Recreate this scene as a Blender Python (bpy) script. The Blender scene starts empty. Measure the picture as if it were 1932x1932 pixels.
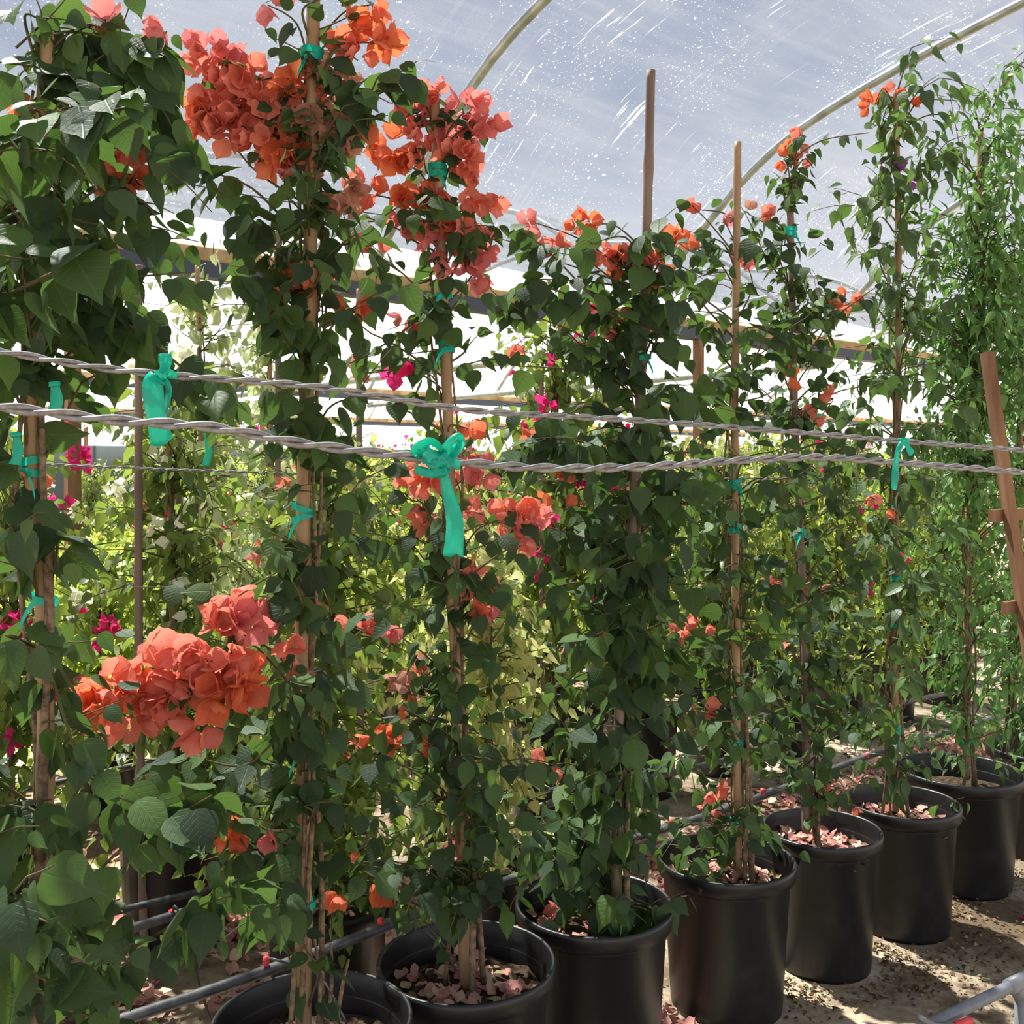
import bpy, math, random
import numpy as np
from mathutils import Vector
C = bpy.context.scene.collection
SC = bpy.context.scene
F = 1900.0; HY = 883.0; CAMH = 1.65
def at(px, py, d):                       # a place seen at a pixel of the photo, d metres ahead
    return np.array([(px-966)/F*d, d, CAMH+(HY-py)/F*d])
UD = np.array([.766, .643, 0.]); VD = np.array([-.643, .766, 0.])
def uv(u, v, z=0.):                      # greenhouse frame: u along the rows, v across them
    return UD*u+VD*v+np.array([0, 0, z])

# ---------------------------------------------------------------- camera
cd = bpy.data.cameras.new('camera'); cam = bpy.data.objects.new('camera', cd); C.objects.link(cam)
cam.location = (0, 0, CAMH); cam.rotation_euler = (math.pi/2, 0, 0)
cd.sensor_width = 36; cd.lens = 36*F/1932; cd.shift_y = -(966-HY)/1932; cd.clip_start = .05; cd.clip_end = 500
SC.camera = cam
# ---------------------------------------------------------------- sky, sun, exposure
SC.view_settings.view_transform = 'Standard'; SC.view_settings.look = 'None'
SC.view_settings.gamma = 1; SC.view_settings.use_curve_mapping = False
SC.view_settings.exposure = 0.2
w = bpy.data.worlds.new('sky'); SC.world = w; w.use_nodes = True
nt = w.node_tree; nt.nodes.clear()
def N(nt, t, **k):
    n = nt.nodes.new(t)
    for a, b in k.items():
        if a == 'inp':
            for i, x in b.items(): n.inputs[i].default_value = x
        else: setattr(n, a, b)
    return n
tc = N(nt, 'ShaderNodeTexCoord')
sep = N(nt, 'ShaderNodeSeparateXYZ'); nt.links.new(tc.outputs['Generated'], sep.inputs[0])
rp = N(nt, 'ShaderNodeValToRGB'); nt.links.new(sep.outputs['Z'], rp.inputs[0])
rp.color_ramp.elements[0].position = 0.0; rp.color_ramp.elements[0].color = (1.5, 1.5, 1.5, 1)
rp.color_ramp.elements[1].position = .55; rp.color_ramp.elements[1].color = (.42, .54, .80, 1)
e = rp.color_ramp.elements.new(.20); e.color = (1.35, 1.37, 1.4, 1)
e = rp.color_ramp.elements.new(.34); e.color = (.66, .76, .95, 1)
no = N(nt, 'ShaderNodeTexNoise', inp={'Scale': 2.2, 'Detail': 5.0, 'Roughness': .6}); nt.links.new(tc.outputs['Generated'], no.inputs['Vector'])
cr = N(nt, 'ShaderNodeValToRGB'); nt.links.new(no.outputs[0], cr.inputs[0])
cr.color_ramp.elements[0].position = .42; cr.color_ramp.elements[1].position = .68
mx = N(nt, 'ShaderNodeMix', data_type='RGBA'); nt.links.new(cr.outputs[0], mx.inputs['Factor'])
nt.links.new(rp.outputs[0], mx.inputs['A']); mx.inputs['B'].default_value = (1.1, 1.13, 1.18, 1)
bg = N(nt, 'ShaderNodeBackground', inp={'Strength': 1.1}); nt.links.new(mx.outputs['Result'], bg.inputs[0])
wo = N(nt, 'ShaderNodeOutputWorld'); nt.links.new(bg.outputs[0], wo.inputs[0])
sd = bpy.data.lights.new('sun', 'SUN'); sun = bpy.data.objects.new('sun', sd); C.objects.link(sun)
sd.energy = 34.0; sd.angle = math.radians(1.2); sd.color = (1, .93, .78)
sun.rotation_euler = Vector((-.42, .48, 1.15)).to_track_quat('Z', 'Y').to_euler()

# ---------------------------------------------------------------- materials
def principled(name, col, rough=.6, spec=.5, metal=0.):
    m = bpy.data.materials.new(name); m.use_nodes = True
    p = m.node_tree.nodes['Principled BSDF']
    p.inputs['Base Color'].default_value = (*col, 1); p.inputs['Roughness'].default_value = rough
    p.inputs['Specular IOR Level'].default_value = spec; p.inputs['Metallic'].default_value = metal
    return m, m.node_tree, p
def noise_col(m, nt, p, a, b, scale, lo=.35, hi=.65, detail=6, stretch=None, bump=0., vec='Object'):
    t = N(nt, 'ShaderNodeTexCoord'); mp = N(nt, 'ShaderNodeMapping'); nt.links.new(t.outputs[vec], mp.inputs[0])
    if stretch: mp.inputs['Scale'].default_value = stretch
    n = N(nt, 'ShaderNodeTexNoise', inp={'Scale': scale, 'Detail': detail, 'Roughness': .62}); nt.links.new(mp.outputs[0], n.inputs['Vector'])
    r = N(nt, 'ShaderNodeValToRGB'); nt.links.new(n.outputs[0], r.inputs[0])
    r.color_ramp.elements[0].position = lo; r.color_ramp.elements[0].color = (*a, 1)
    r.color_ramp.elements[1].position = hi; r.color_ramp.elements[1].color = (*b, 1)
    nt.links.new(r.outputs[0], p.inputs['Base Color'])
    if bump:
        bp = N(nt, 'ShaderNodeBump', inp={'Strength': bump, 'Distance': .01}); nt.links.new(n.outputs[0], bp.inputs['Height'])
        nt.links.new(bp.outputs[0], p.inputs['Normal'])
    return n, r, mp
def leafy(name, cols, trans, tmix=.35, rough=.45, spec=.4, bump=0.):
    """thin leaf or bract: every leaf its own shade, light passes through"""
    m, nt, p = principled(name, cols[0], rough, spec)
    g = N(nt, 'ShaderNodeNewGeometry'); r = N(nt, 'ShaderNodeValToRGB'); nt.links.new(g.outputs['Random Per Island'], r.inputs[0])
    r.color_ramp.elements[0].color = (*cols[0], 1); r.color_ramp.elements[1].color = (*cols[-1], 1)
    for i, c in enumerate(cols[1:-1]):
        e = r.color_ramp.elements.new((i+1)/(len(cols)-1)); e.color = (*c, 1)
    def mth(op, a_, b_=None, cl=False):
        n = N(nt, 'ShaderNodeMath', operation=op, use_clamp=cl)
        for i, x in enumerate((a_, b_)):
            if x is None: continue
            if isinstance(x, (int, float)): n.inputs[i].default_value = x
            else: nt.links.new(x, n.inputs[i])
        return n.outputs[0]
    at_ = N(nt, 'ShaderNodeAttribute', attribute_name='blade'); sx = N(nt, 'ShaderNodeSeparateXYZ'); nt.links.new(at_.outputs['Vector'], sx.inputs[0])
    ax = mth('ABSOLUTE', sx.outputs[0]); rib = mth('SUBTRACT', 1., mth('MULTIPLY', ax, 38.), True)
    side = mth('SUBTRACT', mth('MULTIPLY', mth('SINE', mth('MULTIPLY', mth('SUBTRACT', sx.outputs[1], mth('MULTIPLY', ax, .75)), 44.)), 5.), 4., True)
    vein = mth('MAXIMUM', rib, mth('MULTIPLY', mth('MULTIPLY', side, mth('GREATER_THAN', ax, .0005)), .6))
    vm = N(nt, 'ShaderNodeMix', data_type='RGBA', blend_type='ADD'); nt.links.new(mth('MULTIPLY', vein, .30), vm.inputs['Factor'])
    nt.links.new(r.outputs[0], vm.inputs['A']); nt.links.new(r.outputs[0], vm.inputs['B'])
    class O_:
        outputs = [vm.outputs['Result']]
    r = O_
    nt.links.new(r.outputs[0], p.inputs['Base Color'])
    vb = N(nt, 'ShaderNodeBump', inp={'Strength': .5, 'Distance': .0012}); nt.links.new(vein, vb.inputs['Height']); vb.invert = True; nt.links.new(vb.outputs[0], p.inputs['Normal'])
    t = N(nt, 'ShaderNodeBsdfTranslucent')
    mt = N(nt, 'ShaderNodeMix', data_type='RGBA'); mt.inputs['Factor'].default_value = .55
    nt.links.new(r.outputs[0], mt.inputs['A']); mt.inputs['B'].default_value = (*trans, 1); nt.links.new(mt.outputs['Result'], t.inputs[0])
    mix = N(nt, 'ShaderNodeMixShader'); mix.inputs[0].default_value = tmix
    nt.links.new(p.outputs[0], mix.inputs[1]); nt.links.new(t.outputs[0], mix.inputs[2])
    nt.links.new(mix.outputs[0], nt.nodes['Material Output'].inputs[0])
    if bump:
        tcx = N(nt, 'ShaderNodeTexCoord'); n = N(nt, 'ShaderNodeTexNoise', inp={'Scale': 90., 'Detail': 2.}); nt.links.new(tcx.outputs['Object'], n.inputs['Vector'])
        bp = N(nt, 'ShaderNodeBump', inp={'Strength': bump, 'Distance': .004}); nt.links.new(n.outputs[0], bp.inputs['Height']); nt.links.new(vb.outputs[0], bp.inputs['Normal'])
        nt.links.new(bp.outputs[0], p.inputs['Normal']); nt.links.new(bp.outputs[0], t.inputs['Normal'])
    return m
M = {}
M['leaf'] = leafy('bougainvillea_leaf', [(.030, .050, .027), (.038, .068, .032), (.050, .092, .032), (.085, .15, .04)], (.17, .32, .04), .32, .55, .22, .2)  # base colour darkened and greyed for the backlit shade of the front row
M['leaf_vine'] = leafy('vine_leaf', [(.035, .065, .03), (.05, .095, .034), (.09, .16, .045)], (.24, .42, .06), .34, .48, .4)
M['leaf_light'] = leafy('light_leaf', [(.12, .19, .03), (.22, .31, .05), (.34, .44, .08)], (.66, .80, .10), .46, .45, .4)  # light green of its own, yellowed further for sunlight on the back rows
M['leaf_mid'] = leafy('mid_leaf', [(.05, .09, .028), (.10, .16, .04), (.20, .27, .06)], (.46, .60, .08), .40, .42, .45)  # sunlight on the back rows put in as brighter, yellower colour
M['leaf_varieg'] = leafy('variegated_leaf', [(.12, .22, .05), (.62, .60, .22), (.72, .70, .36), (.34, .42, .12)], (.75, .78, .28), .4, .5, .3)
M['leaf_pale'] = leafy('pale_leaf', [(.30, .36, .16), (.50, .54, .30), (.16, .24, .09)], (.6, .68, .3), .4, .5, .3)
M['leaf_fine'] = leafy('fine_leaf', [(.05, .11, .03), (.085, .18, .045), (.16, .28, .08)], (.30, .60, .12), .4, .42, .45)
M['coral'] = leafy('coral_bract', [(.66, .17, .11), (.76, .24, .16), (.68, .20, .17), (.78, .27, .19)], (.92, .30, .20), .40, .6, .2, .5)
M['rose'] = leafy('rose_bract', [(.64, .17, .16), (.72, .25, .22), (.62, .17, .20)], (.9, .30, .26), .40, .6, .2, .5)
M['orange'] = leafy('orange_bract', [(.68, .14, .06), (.76, .22, .10), (.66, .16, .10)], (.92, .27, .10), .40, .6, .2, .5)
M['faded'] = leafy('faded_bract', [(.55, .22, .17), (.48, .26, .18), (.62, .30, .22)], (.7, .35, .25), .4, .6, .2, .4)
M['magenta'] = leafy('magenta_bract', [(.62, .02, .14), (.75, .04, .22)], (.9, .05, .25), .45, .6, .2)
M['white'] = leafy('white_bract', [(.72, .72, .55), (.82, .82, .70)], (.85, .88, .6), .4, .6, .2)
M['purple'] = leafy('purple_flower', [(.30, .06, .34), (.42, .12, .44)], (.5, .15, .5), .4, .6, .2)
M['petal'] = leafy('dried_petal', [(.56, .24, .22), (.70, .40, .34), (.76, .56, .42), (.50, .16, .17), (.62, .48, .32)], (.8, .45, .4), .25, .75, .1)
M['litter'] = leafy('dry_leaf_litter', [(.10, .06, .03), (.20, .13, .06), (.40, .31, .17), (.05, .03, .018), (.08, .05, .025)], (.3, .2, .1), .1, .8, .1)
M['tape'] = leafy('green_tie_tape', [(.0, .36, .27), (.01, .42, .31)], (.0, .75, .52), .45, .35, .5, .3)

m, nt_, p = principled('pot_plastic', (.014, .014, .016), .42, .5); M['pot'] = m
n_, r_, _ = noise_col(m, nt_, p, (.007, .007, .008), (.030, .028, .027), 9., .5, .9, 7, bump=.12)
m, nt_, p = principled('grey_pot_plastic', (.05, .053, .058), .5, .5); M['pot_grey'] = m
noise_col(m, nt_, p, (.035, .038, .044), (.075, .075, .078), 7., bump=.1)
m, nt_, p = principled('soil', (.05, .035, .025), .95, .1); M['soil'] = m
noise_col(m, nt_, p, (.018, .012, .008), (.12, .08, .05), 60., bump=1.)
m, nt_, p = principled('bamboo', (.4, .28, .15), .6, .3); M['bamboo'] = m
noise_col(m, nt_, p, (.20, .12, .07), (.46, .30, .16), 14., .3, .7, 5, (1, 1, .12), .2)
m, nt_, p = principled('dark_bamboo', (.22, .16, .13), .7, .3); M['bamboo_dark'] = m  # darker, greyer brown than the other canes
noise_col(m, nt_, p, (.13, .09, .075), (.30, .22, .17), 14., .3, .7, 5, (1, 1, .12), .2)
m, nt_, p = principled('bark', (.2, .14, .09), .85, .2); M['bark'] = m
noise_col(m, nt_, p, (.09, .06, .04), (.30, .21, .13), 50., bump=.6)
m, nt_, p = principled('twig', (.10, .085, .04), .8, .2); M['twig'] = m
m, nt_, p = principled('green_shoot', (.13, .20, .06), .6, .3); M['shoot'] = m
m, nt_, p = principled('galvanised_wire', (.42, .42, .43), .5, .4, .35); M['wire'] = m
noise_col(m, nt_, p, (.16, .15, .15), (.30, .29, .29), 120.)
m, nt_, p = principled('galvanised_pipe', (.40, .43, .42), .4, .5, .55); M['pipe'] = m
noise_col(m, nt_, p, (.26, .29, .28), (.46, .49, .48), 8., bump=.05)
m, nt_, p = principled('timber', (.45, .30, .16), .75, .2); M['timber'] = m
noise_col(m, nt_, p, (.26, .16, .08), (.62, .43, .23), 6., .3, .7, 6, (1, 1, 1), .3)
m, nt_, p = principled('stake_wood', (.32, .16, .08), .75, .2); M['stake_wood'] = m
noise_col(m, nt_, p, (.13, .065, .035), (.30, .165, .09), 20., .3, .7, 6, (1, 1, .1), .3)
m, nt_, p = principled('dark_steel', (.06, .07, .10), .5, .5, .3); M['dark_steel'] = m
m, nt_, p = principled('hose_plastic', (.035, .036, .04), .4, .5); M['hose'] = m
noise_col(m, nt_, p, (.025, .026, .03), (.10, .10, .10), 25.)
m, nt_, p = principled('grey_pvc', (.16, .17, .19), .4, .5); M['pvc'] = m
noise_col(m, nt_, p, (.12, .13, .15), (.22, .23, .25), 12.)
m, nt_, p = principled('red_fitting', (.70, .05, .06), .4, .5); M['red'] = m
m, nt_, p = principled('shade_cloth', (.07, .085, .085), .9, .1); M['cloth'] = m
m, nt_, p = principled('concrete_post', (.32, .31, .29), .9, .1); M['concrete'] = m
# ground: pale worn concrete with dirt, damp stains and cracks
m, nt_, p = principled('ground', (.4, .33, .24), .9, .15); M['ground'] = m
n1, r1, mp = noise_col(m, nt_, p, (.30, .235, .16), (.58, .49, .36), 1.6, .38, .62, 9, bump=.35)
n2 = N(nt_, 'ShaderNodeTexNoise', inp={'Scale': .85, 'Detail': 8., 'Roughness': .68}); nt_.links.new(mp.outputs[0], n2.inputs['Vector'])
r2 = N(nt_, 'ShaderNodeValToRGB'); nt_.links.new(n2.outputs[0], r2.inputs[0]); r2.color_ramp.elements[0].position = .44; r2.color_ramp.elements[1].position = .57
mm = N(nt_, 'ShaderNodeMix', data_type='RGBA'); nt_.links.new(r2.outputs[0], mm.inputs['Factor']); nt_.links.new(r1.outputs[0], mm.inputs['A'])
mm.inputs['B'].default_value = (.13, .09, .055, 1)
n3 = N(nt_, 'ShaderNodeTexNoise', inp={'Scale': 45., 'Detail': 4.}); nt_.links.new(mp.outputs[0], n3.inputs['Vector'])
m3 = N(nt_, 'ShaderNodeMix', data_type='RGBA', blend_type='OVERLAY'); m3.inputs['Factor'].default_value = .5
nt_.links.new(mm.outputs['Result'], m3.inputs['A']); nt_.links.new(n3.outputs[0], m3.inputs['B'])
nt_.links.new(m3.outputs['Result'], p.inputs['Base Color'])
# polythene film: part clear, part milky, with creases, scratches and beads of condensation
m = bpy.data.materials.new('polythene_film'); m.use_nodes = True; nt_ = m.node_tree; nt_.nodes.clear(); M['film'] = m
t = N(nt_, 'ShaderNodeUVMap')
def fnoise(scale, stretch, lo, hi, detail=5, rot=0):
    mp = N(nt_, 'ShaderNodeMapping'); nt_.links.new(t.outputs[0], mp.inputs[0]); mp.inputs['Scale'].default_value = stretch
    mp.inputs['Rotation'].default_value = (0, 0, rot)
    n = N(nt_, 'ShaderNodeTexNoise', inp={'Scale': scale, 'Detail': detail, 'Roughness': .6}); nt_.links.new(mp.outputs[0], n.inputs['Vector'])
    r = N(nt_, 'ShaderNodeMapRange', inp={'From Min': lo, 'From Max': hi}); nt_.links.new(n.outputs[0], r.inputs[0])
    return r
def fmath(op, a, b):
    n = N(nt_, 'ShaderNodeMath', operation=op, use_clamp=True)
    for i, x in enumerate((a, b)):
        if isinstance(x, float): n.inputs[i].default_value = x
        else: nt_.links.new(x.outputs[0], n.inputs[i])
    return n
crease_u = fnoise(3., (.25, 3., 1), .45, .80)
crease_v = fnoise(3., (4., .22, 1), .56, .80)
patches = fnoise(.9, (1, 1.6, 1), .35, .65, 4)
runs = fmath('MULTIPLY', fnoise(8., (3.6, .22, 1), .615, .65, 6), fnoise(.8, (1, .7, 1), .52, .60, 2))
beads = fmath('MULTIPLY', fnoise(60., (1, 1, 1), .66, .70, 2), fnoise(1.3, (1, 1, 1), .46, .6, 2))
scr = fmath('MULTIPLY', fnoise(14., (5., .07, 1), .67, .72, 3), fnoise(.7, (1, 1, 1), .42, .6, 2))
haze = fnoise(140., (1, 1, 1), .3, .75, 2)
beads2 = fmath('MULTIPLY', fnoise(28., (1, .8, 1), .66, .69, 3), fnoise(.8, (1, 1, 1), .50, .58, 2))
milk = fmath('ADD', fmath('MULTIPLY', crease_u, .30), fmath('MULTIPLY', crease_v, .22))
milk = fmath('ADD', milk, fmath('MULTIPLY', patches, .22))
milk = fmath('ADD', milk, fmath('MULTIPLY', haze, .3))
wet = fmath('MAXIMUM', fmath('MAXIMUM', runs, beads), fmath('MULTIPLY', scr, .16))
wet = fmath('MAXIMUM', wet, beads2)
tr = N(nt_, 'ShaderNodeBsdfTransparent', inp={'Color': (.385, .415, .47, 1)})
tl = N(nt_, 'ShaderNodeBsdfTranslucent', inp={'Color': (.062, .067, .08, 1)})
tw = N(nt_, 'ShaderNodeBsdfTranslucent', inp={'Color': (.30, .305, .31, 1)})
gl = N(nt_, 'ShaderNodeBsdfGlossy', inp={'Color': (.9, .9, .9, 1), 'Roughness': .3})
a = N(nt_, 'ShaderNodeMixShader'); nt_.links.new(milk.outputs[0], a.inputs[0]); nt_.links.new(tr.outputs[0], a.inputs[1]); nt_.links.new(tl.outputs[0], a.inputs[2])
b = N(nt_, 'ShaderNodeMixShader'); nt_.links.new(wet.outputs[0], b.inputs[0]); nt_.links.new(a.outputs[0], b.inputs[1]); nt_.links.new(tw.outputs[0], b.inputs[2])
c = N(nt_, 'ShaderNodeMixShader'); c.inputs[0].default_value = .05; nt_.links.new(b.outputs[0], c.inputs[1]); nt_.links.new(gl.outputs[0], c.inputs[2])
oo = N(nt_, 'ShaderNodeOutputMaterial'); nt_.links.new(c.outputs[0], oo.inputs[0])
M['film_clear'] = m.copy(); M['film_clear'].name = 'brightened_polythene_film'          # same film, made clearer so the bays beyond look brightly lit
for n_ in M['film_clear'].node_tree.nodes:
    if n_.type == 'BSDF_TRANSPARENT': n_.inputs['Color'].default_value = (.86, .88, .92, 1)
    if n_.type == 'BSDF_TRANSLUCENT': n_.inputs['Color'].default_value = (.32, .33, .35, 1)

# ---------------------------------------------------------------- mesh helpers
class MB:
    def __init__(s): s.v = []; s.f = []; s.n = 0; s.a = []
    def add(s, V, Fc):
        V = np.asarray(V, float); s.v.append(V)
        s.f += [tuple(i+s.n for i in f) for f in Fc]; s.n += len(V)
    def tube(s, pts, rad, seg=6, caps=True):
        P = np.asarray(pts, float); n = len(P)
        R = np.full(n, rad) if np.isscalar(rad) else np.asarray(rad, float)
        T = np.gradient(P, axis=0); T /= np.linalg.norm(T, axis=1)[:, None]+1e-9
        ref = np.array([0, 0, 1.]) if abs(T[:, 2]).mean() < .8 else np.array([1., 0, 0])
        A = np.cross(T, ref); A /= np.linalg.norm(A, axis=1)[:, None]+1e-9; B = np.cross(T, A)
        th = np.arange(seg)*2*math.pi/seg
        V = P[:, None]+R[:, None, None]*(np.cos(th)[None, :, None]*A[:, None]+np.sin(th)[None, :, None]*B[:, None])
        Fc = [(i*seg+j, i*seg+(j+1) % seg, (i+1)*seg+(j+1) % seg, (i+1)*seg+j) for i in range(n-1) for j in range(seg)]
        if caps: Fc += [tuple(range(seg))[::-1], tuple((n-1)*seg+j for j in range(seg))]
        s.add(V.reshape(-1, 3), Fc)
    def box(s, a, b, w, h, up=(0, 0, 1)):          # a bar of section w x h from a to b
        a = np.array(a, float); b = np.array(b, float); t = (b-a)/np.linalg.norm(b-a)
        sd = np.cross(t, up); sd /= np.linalg.norm(sd); u2 = np.cross(sd, t)
        V = [q+sd*w/2*i+u2*h/2*j for q in (a, b) for i, j in ((-1, -1), (1, -1), (1, 1), (-1, 1))]
        s.add(V, [(3, 2, 1, 0), (4, 5, 6, 7), (0, 1, 5, 4), (1, 2, 6, 5), (2, 3, 7, 6), (3, 0, 4, 7)])
    def lathe(s, prof, seg=48, c=(0, 0, 0)):
        th = np.arange(seg)*2*math.pi/seg
        V = np.array([[r*math.cos(t), r*math.sin(t), z] for r, z in prof for t in th])+np.array(c)
        n = len(prof)
        s.add(V, [(i*seg+j, i*seg+(j+1) % seg, (i+1)*seg+(j+1) % seg, (i+1)*seg+j) for i in range(n-1) for j in range(seg)])
    def build(s, name, mat, parent=None, smooth=True, solid=0., origin=None):
        me = bpy.data.meshes.new(name)
        V = np.concatenate(s.v)
        if origin is not None: V = V-np.array(origin)
        me.from_pydata(V.tolist(), [], s.f); me.materials.append(mat)
        if smooth: me.polygons.foreach_set('use_smooth', [True]*len(me.polygons))
        if s.a and sum(len(x) for x in s.a) == len(V):     # where each vertex lies on its leaf, for the veins
            me.attributes.new('blade', 'FLOAT_VECTOR', 'POINT').data.foreach_set('vector', np.concatenate(s.a).astype(np.float32).ravel())
        me.update()
        o = bpy.data.objects.new(name, me); C.objects.link(o)
        if parent: o.parent = parent
        if origin is not None: o.location = origin
        if solid:
            sm = o.modifiers.new('thickness', 'SOLIDIFY'); sm.thickness = solid; sm.offset = 0
        return o
def tag(o, label=None, cat=None, group=None, kind=None):
    if label: o['label'] = label
    if cat: o['category'] = cat
    if group: o['group'] = group
    if kind: o['kind'] = kind
    return o
def empty(name, loc): o = bpy.data.objects.new(name, None); C.objects.link(o); o.location = loc; o.empty_display_size = .1; return o
def spline(pts, n=40):
    P = np.array(pts, float); k = len(P); out = []
    for s_ in np.linspace(0, k-1-1e-6, n):
        i = int(s_); f = s_-i
        p0, p1, p2, p3 = P[max(i-1, 0)], P[i], P[min(i+1, k-1)], P[min(i+2, k-1)]
        out.append(.5*((2*p1)+(-p0+p2)*f+(2*p0-5*p1+4*p2-p3)*f*f+(-p0+3*p1-3*p2+p3)*f**3))
    return np.array(out)
def unit(a): return a/(np.linalg.norm(a, axis=-1, keepdims=True)+1e-9)

# leaf outlines: rows of (t along, half width); every leaf is folded along its midrib and arched
def leaf_tpl(rows, fold, arch, tip=1.):
    V = []; Fc = []
    for t_, w_ in rows:
        z = -arch*t_*t_
        if w_ == 0: V.append((0, t_, z))
        else: V += [(-w_, t_-.02, z+fold*w_), (0, t_, z), (w_, t_-.02, z+fold*w_)]
    i = 0; idx = []
    for t_, w_ in rows:
        idx.append([i] if w_ == 0 else [i, i+1, i+2]); i += len(idx[-1])
    for a_, b_ in zip(idx[:-1], idx[1:]):
        if len(a_) == 1: Fc += [(a_[0], b_[1], b_[0]), (a_[0], b_[2], b_[1])]
        elif len(b_) == 1: Fc += [(a_[0], a_[1], b_[0]), (a_[1], a_[2], b_[0])]
        else: Fc += [(a_[0], a_[1], b_[1], b_[0]), (a_[1], a_[2], b_[2], b_[1])]
    return np.array(V, float), Fc
L_HEART = [leaf_tpl([(0, 0), (.05, .22), (.18, .37), (.36, .42), (.54, .37), (.72, .26), (.88, .11), (1.08, 0)], f_, a_) for f_, a_ in ((.16, .18), (.34, .05), (.06, .35), (-.12, .22), (.1, -.12))]
L_LOW = [leaf_tpl([(0, 0), (.2, .40), (.6, .32), (1.05, 0)], f_, a_) for f_, a_ in ((.3, .2), (.1, .4))]
L_LONG = [leaf_tpl([(0, 0), (.2, .17), (.45, .22), (.75, .11), (1.05, 0)], f_, a_) for f_, a_ in ((.4, .25), (.2, .5))]
L_WIDELONG = [leaf_tpl([(0, 0), (.15, .18), (.38, .27), (.62, .20), (.82, .09), (1.1, 0)], f_, a_) for f_, a_ in ((.4, .25), (.2, .5), (.3, .1))]
L_LONGLOW = [leaf_tpl([(0, 0), (.4, .2), (1.05, 0)], .3, .3)]
def bract_tpl(seed):
    r_ = np.random.default_rng(seed); rows = [(0, .05), (.14, .27), (.32, .44), (.52, .52), (.70, .47), (.86, .30), (.96, .13), (1.08, .01)]; V = []; ph = r_.uniform(0, 6.28, 4)
    for t_, w_ in rows:
        for c_ in (-1, -.5, 0, .5, 1):
            x = w_*c_; V.append((x, t_-.05*abs(c_)*t_, .42*abs(x)**1.3+.34*t_*t_+.035*math.sin(9*t_+ph[0]+5*x)*(.3+abs(c_))+.05*math.sin(13*t_+ph[1])*abs(c_)*c_+r_.normal(0, .006)))
    return np.array(V), [(i*5+j, i*5+j+1, i*5+j+6, i*5+j+5) for i in range(7) for j in range(4)]
BRACT = [bract_tpl(i) for i in range(5)]
BRACTLOW = leaf_tpl([(0, .06), (.4, .46), (1.05, 0)], .3, -.3)

def put_leaves(mb, tpls, pos, d, nrm, size, rng):
    pos = np.asarray(pos); d = unit(np.asarray(d)); nrm = np.asarray(nrm); size = np.asarray(size)
    side = unit(np.cross(d, nrm)); nn = np.cross(side, d)
    pick = rng.integers(0, len(tpls), len(pos))
    for k, (TV, TF) in enumerate(tpls):
        ix = np.nonzero(pick == k)[0]
        if not len(ix): continue
        s_ = size[ix][:, None, None]; wv = rng.uniform(.85, 1.15, (len(ix), 1, 1))
        V = pos[ix][:, None]+s_*(TV[None, :, 0:1]*wv*side[ix][:, None]+TV[None, :, 1:2]*d[ix][:, None]+TV[None, :, 2:3]*nn[ix][:, None])
        k_ = len(TV); mb.v.append(V.reshape(-1, 3)); mb.a.append(np.tile(TV, (len(ix), 1))); base = mb.n
        for j in range(len(ix)):
            o_ = base+j*k_
            mb.f += [tuple(i+o_ for i in f) for f in TF]
        mb.n += k_*len(ix)

def flowers(mb, centre, rad, n, rng, size=.042, low=False):
    """papery three-bract heads, each turned its own way"""
    pos, dd, nn, sz = [], [], [], []
    rad = np.broadcast_to(np.asarray(rad, float), (3,))
    for _ in range(n):
        q = rng.normal(0, 1, 3); q = q/np.linalg.norm(q)*rng.uniform(.25, 1)**.6
        c_ = centre+q*rad
        ax = unit(q*np.array([1, 1, .5])+rng.normal(0, .5, 3)+np.array([0, -.4, -.15]))
        a_ = unit(np.cross(ax, rng.normal(0, 1, 3))); b_ = np.cross(ax, a_)
        s_ = size*rng.uniform(.75, 1.15); open_ = rng.uniform(.55, 1.5); ph = rng.uniform(0, 6.28)
        for k in range(3):
            t_ = ph+k*2.094+rng.normal(0, .12); o_ = math.cos(t_)*a_+math.sin(t_)*b_
            pos.append(c_+o_*s_*.06); dd.append(ax*.75+o_*open_); nn.append(o_*.9-ax*open_*.6); sz.append(s_)
    nn = [-x for x in nn]
    put_leaves(mb, [BRACTLOW] if low else BRACT, pos, dd, nn, sz, rng)

def shoot(rng, start, az, length, lift, droop, step=.03):
    P = [np.array(start, float)]; d = np.array([math.cos(az)*math.cos(lift), math.sin(az)*math.cos(lift), math.sin(lift)])
    n = max(2, int(length/step))
    for i in range(n):
        d = unit(d+rng.normal(0, .13, 3)+np.array([0, 0, -droop]))
        P.append(P[-1]+d*step)
    return np.array(P)
def leaves_on(P, rng, out, size, hang=.7, petiole=.018, dens=1., skip=0):
    """leaves along a shoot; out collects (pos, dir, normal, size)"""
    n = len(P)
    for i in range(skip, n):
        if rng.random() > dens: continue
        T = P[min(i+1, n-1)]-P[max(i-1, 0)]; T = unit(T)
        s_ = unit(np.cross(T, rng.normal(0, 1, 3)))
        fr = size*(.68+.52*rng.random()**.8)*(1 if i < n-2 else .6)
        d = unit(s_*.55+T*.35+np.array([0, 0, -hang])+rng.normal(0, .22, 3))
        nrm = unit(np.array([s_[0]*.5, s_[1]*.5-.25, .65])+rng.normal(0, .38, 3))
        out.append((P[i]+s_*petiole+T*.004, d, nrm, fr))

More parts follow.
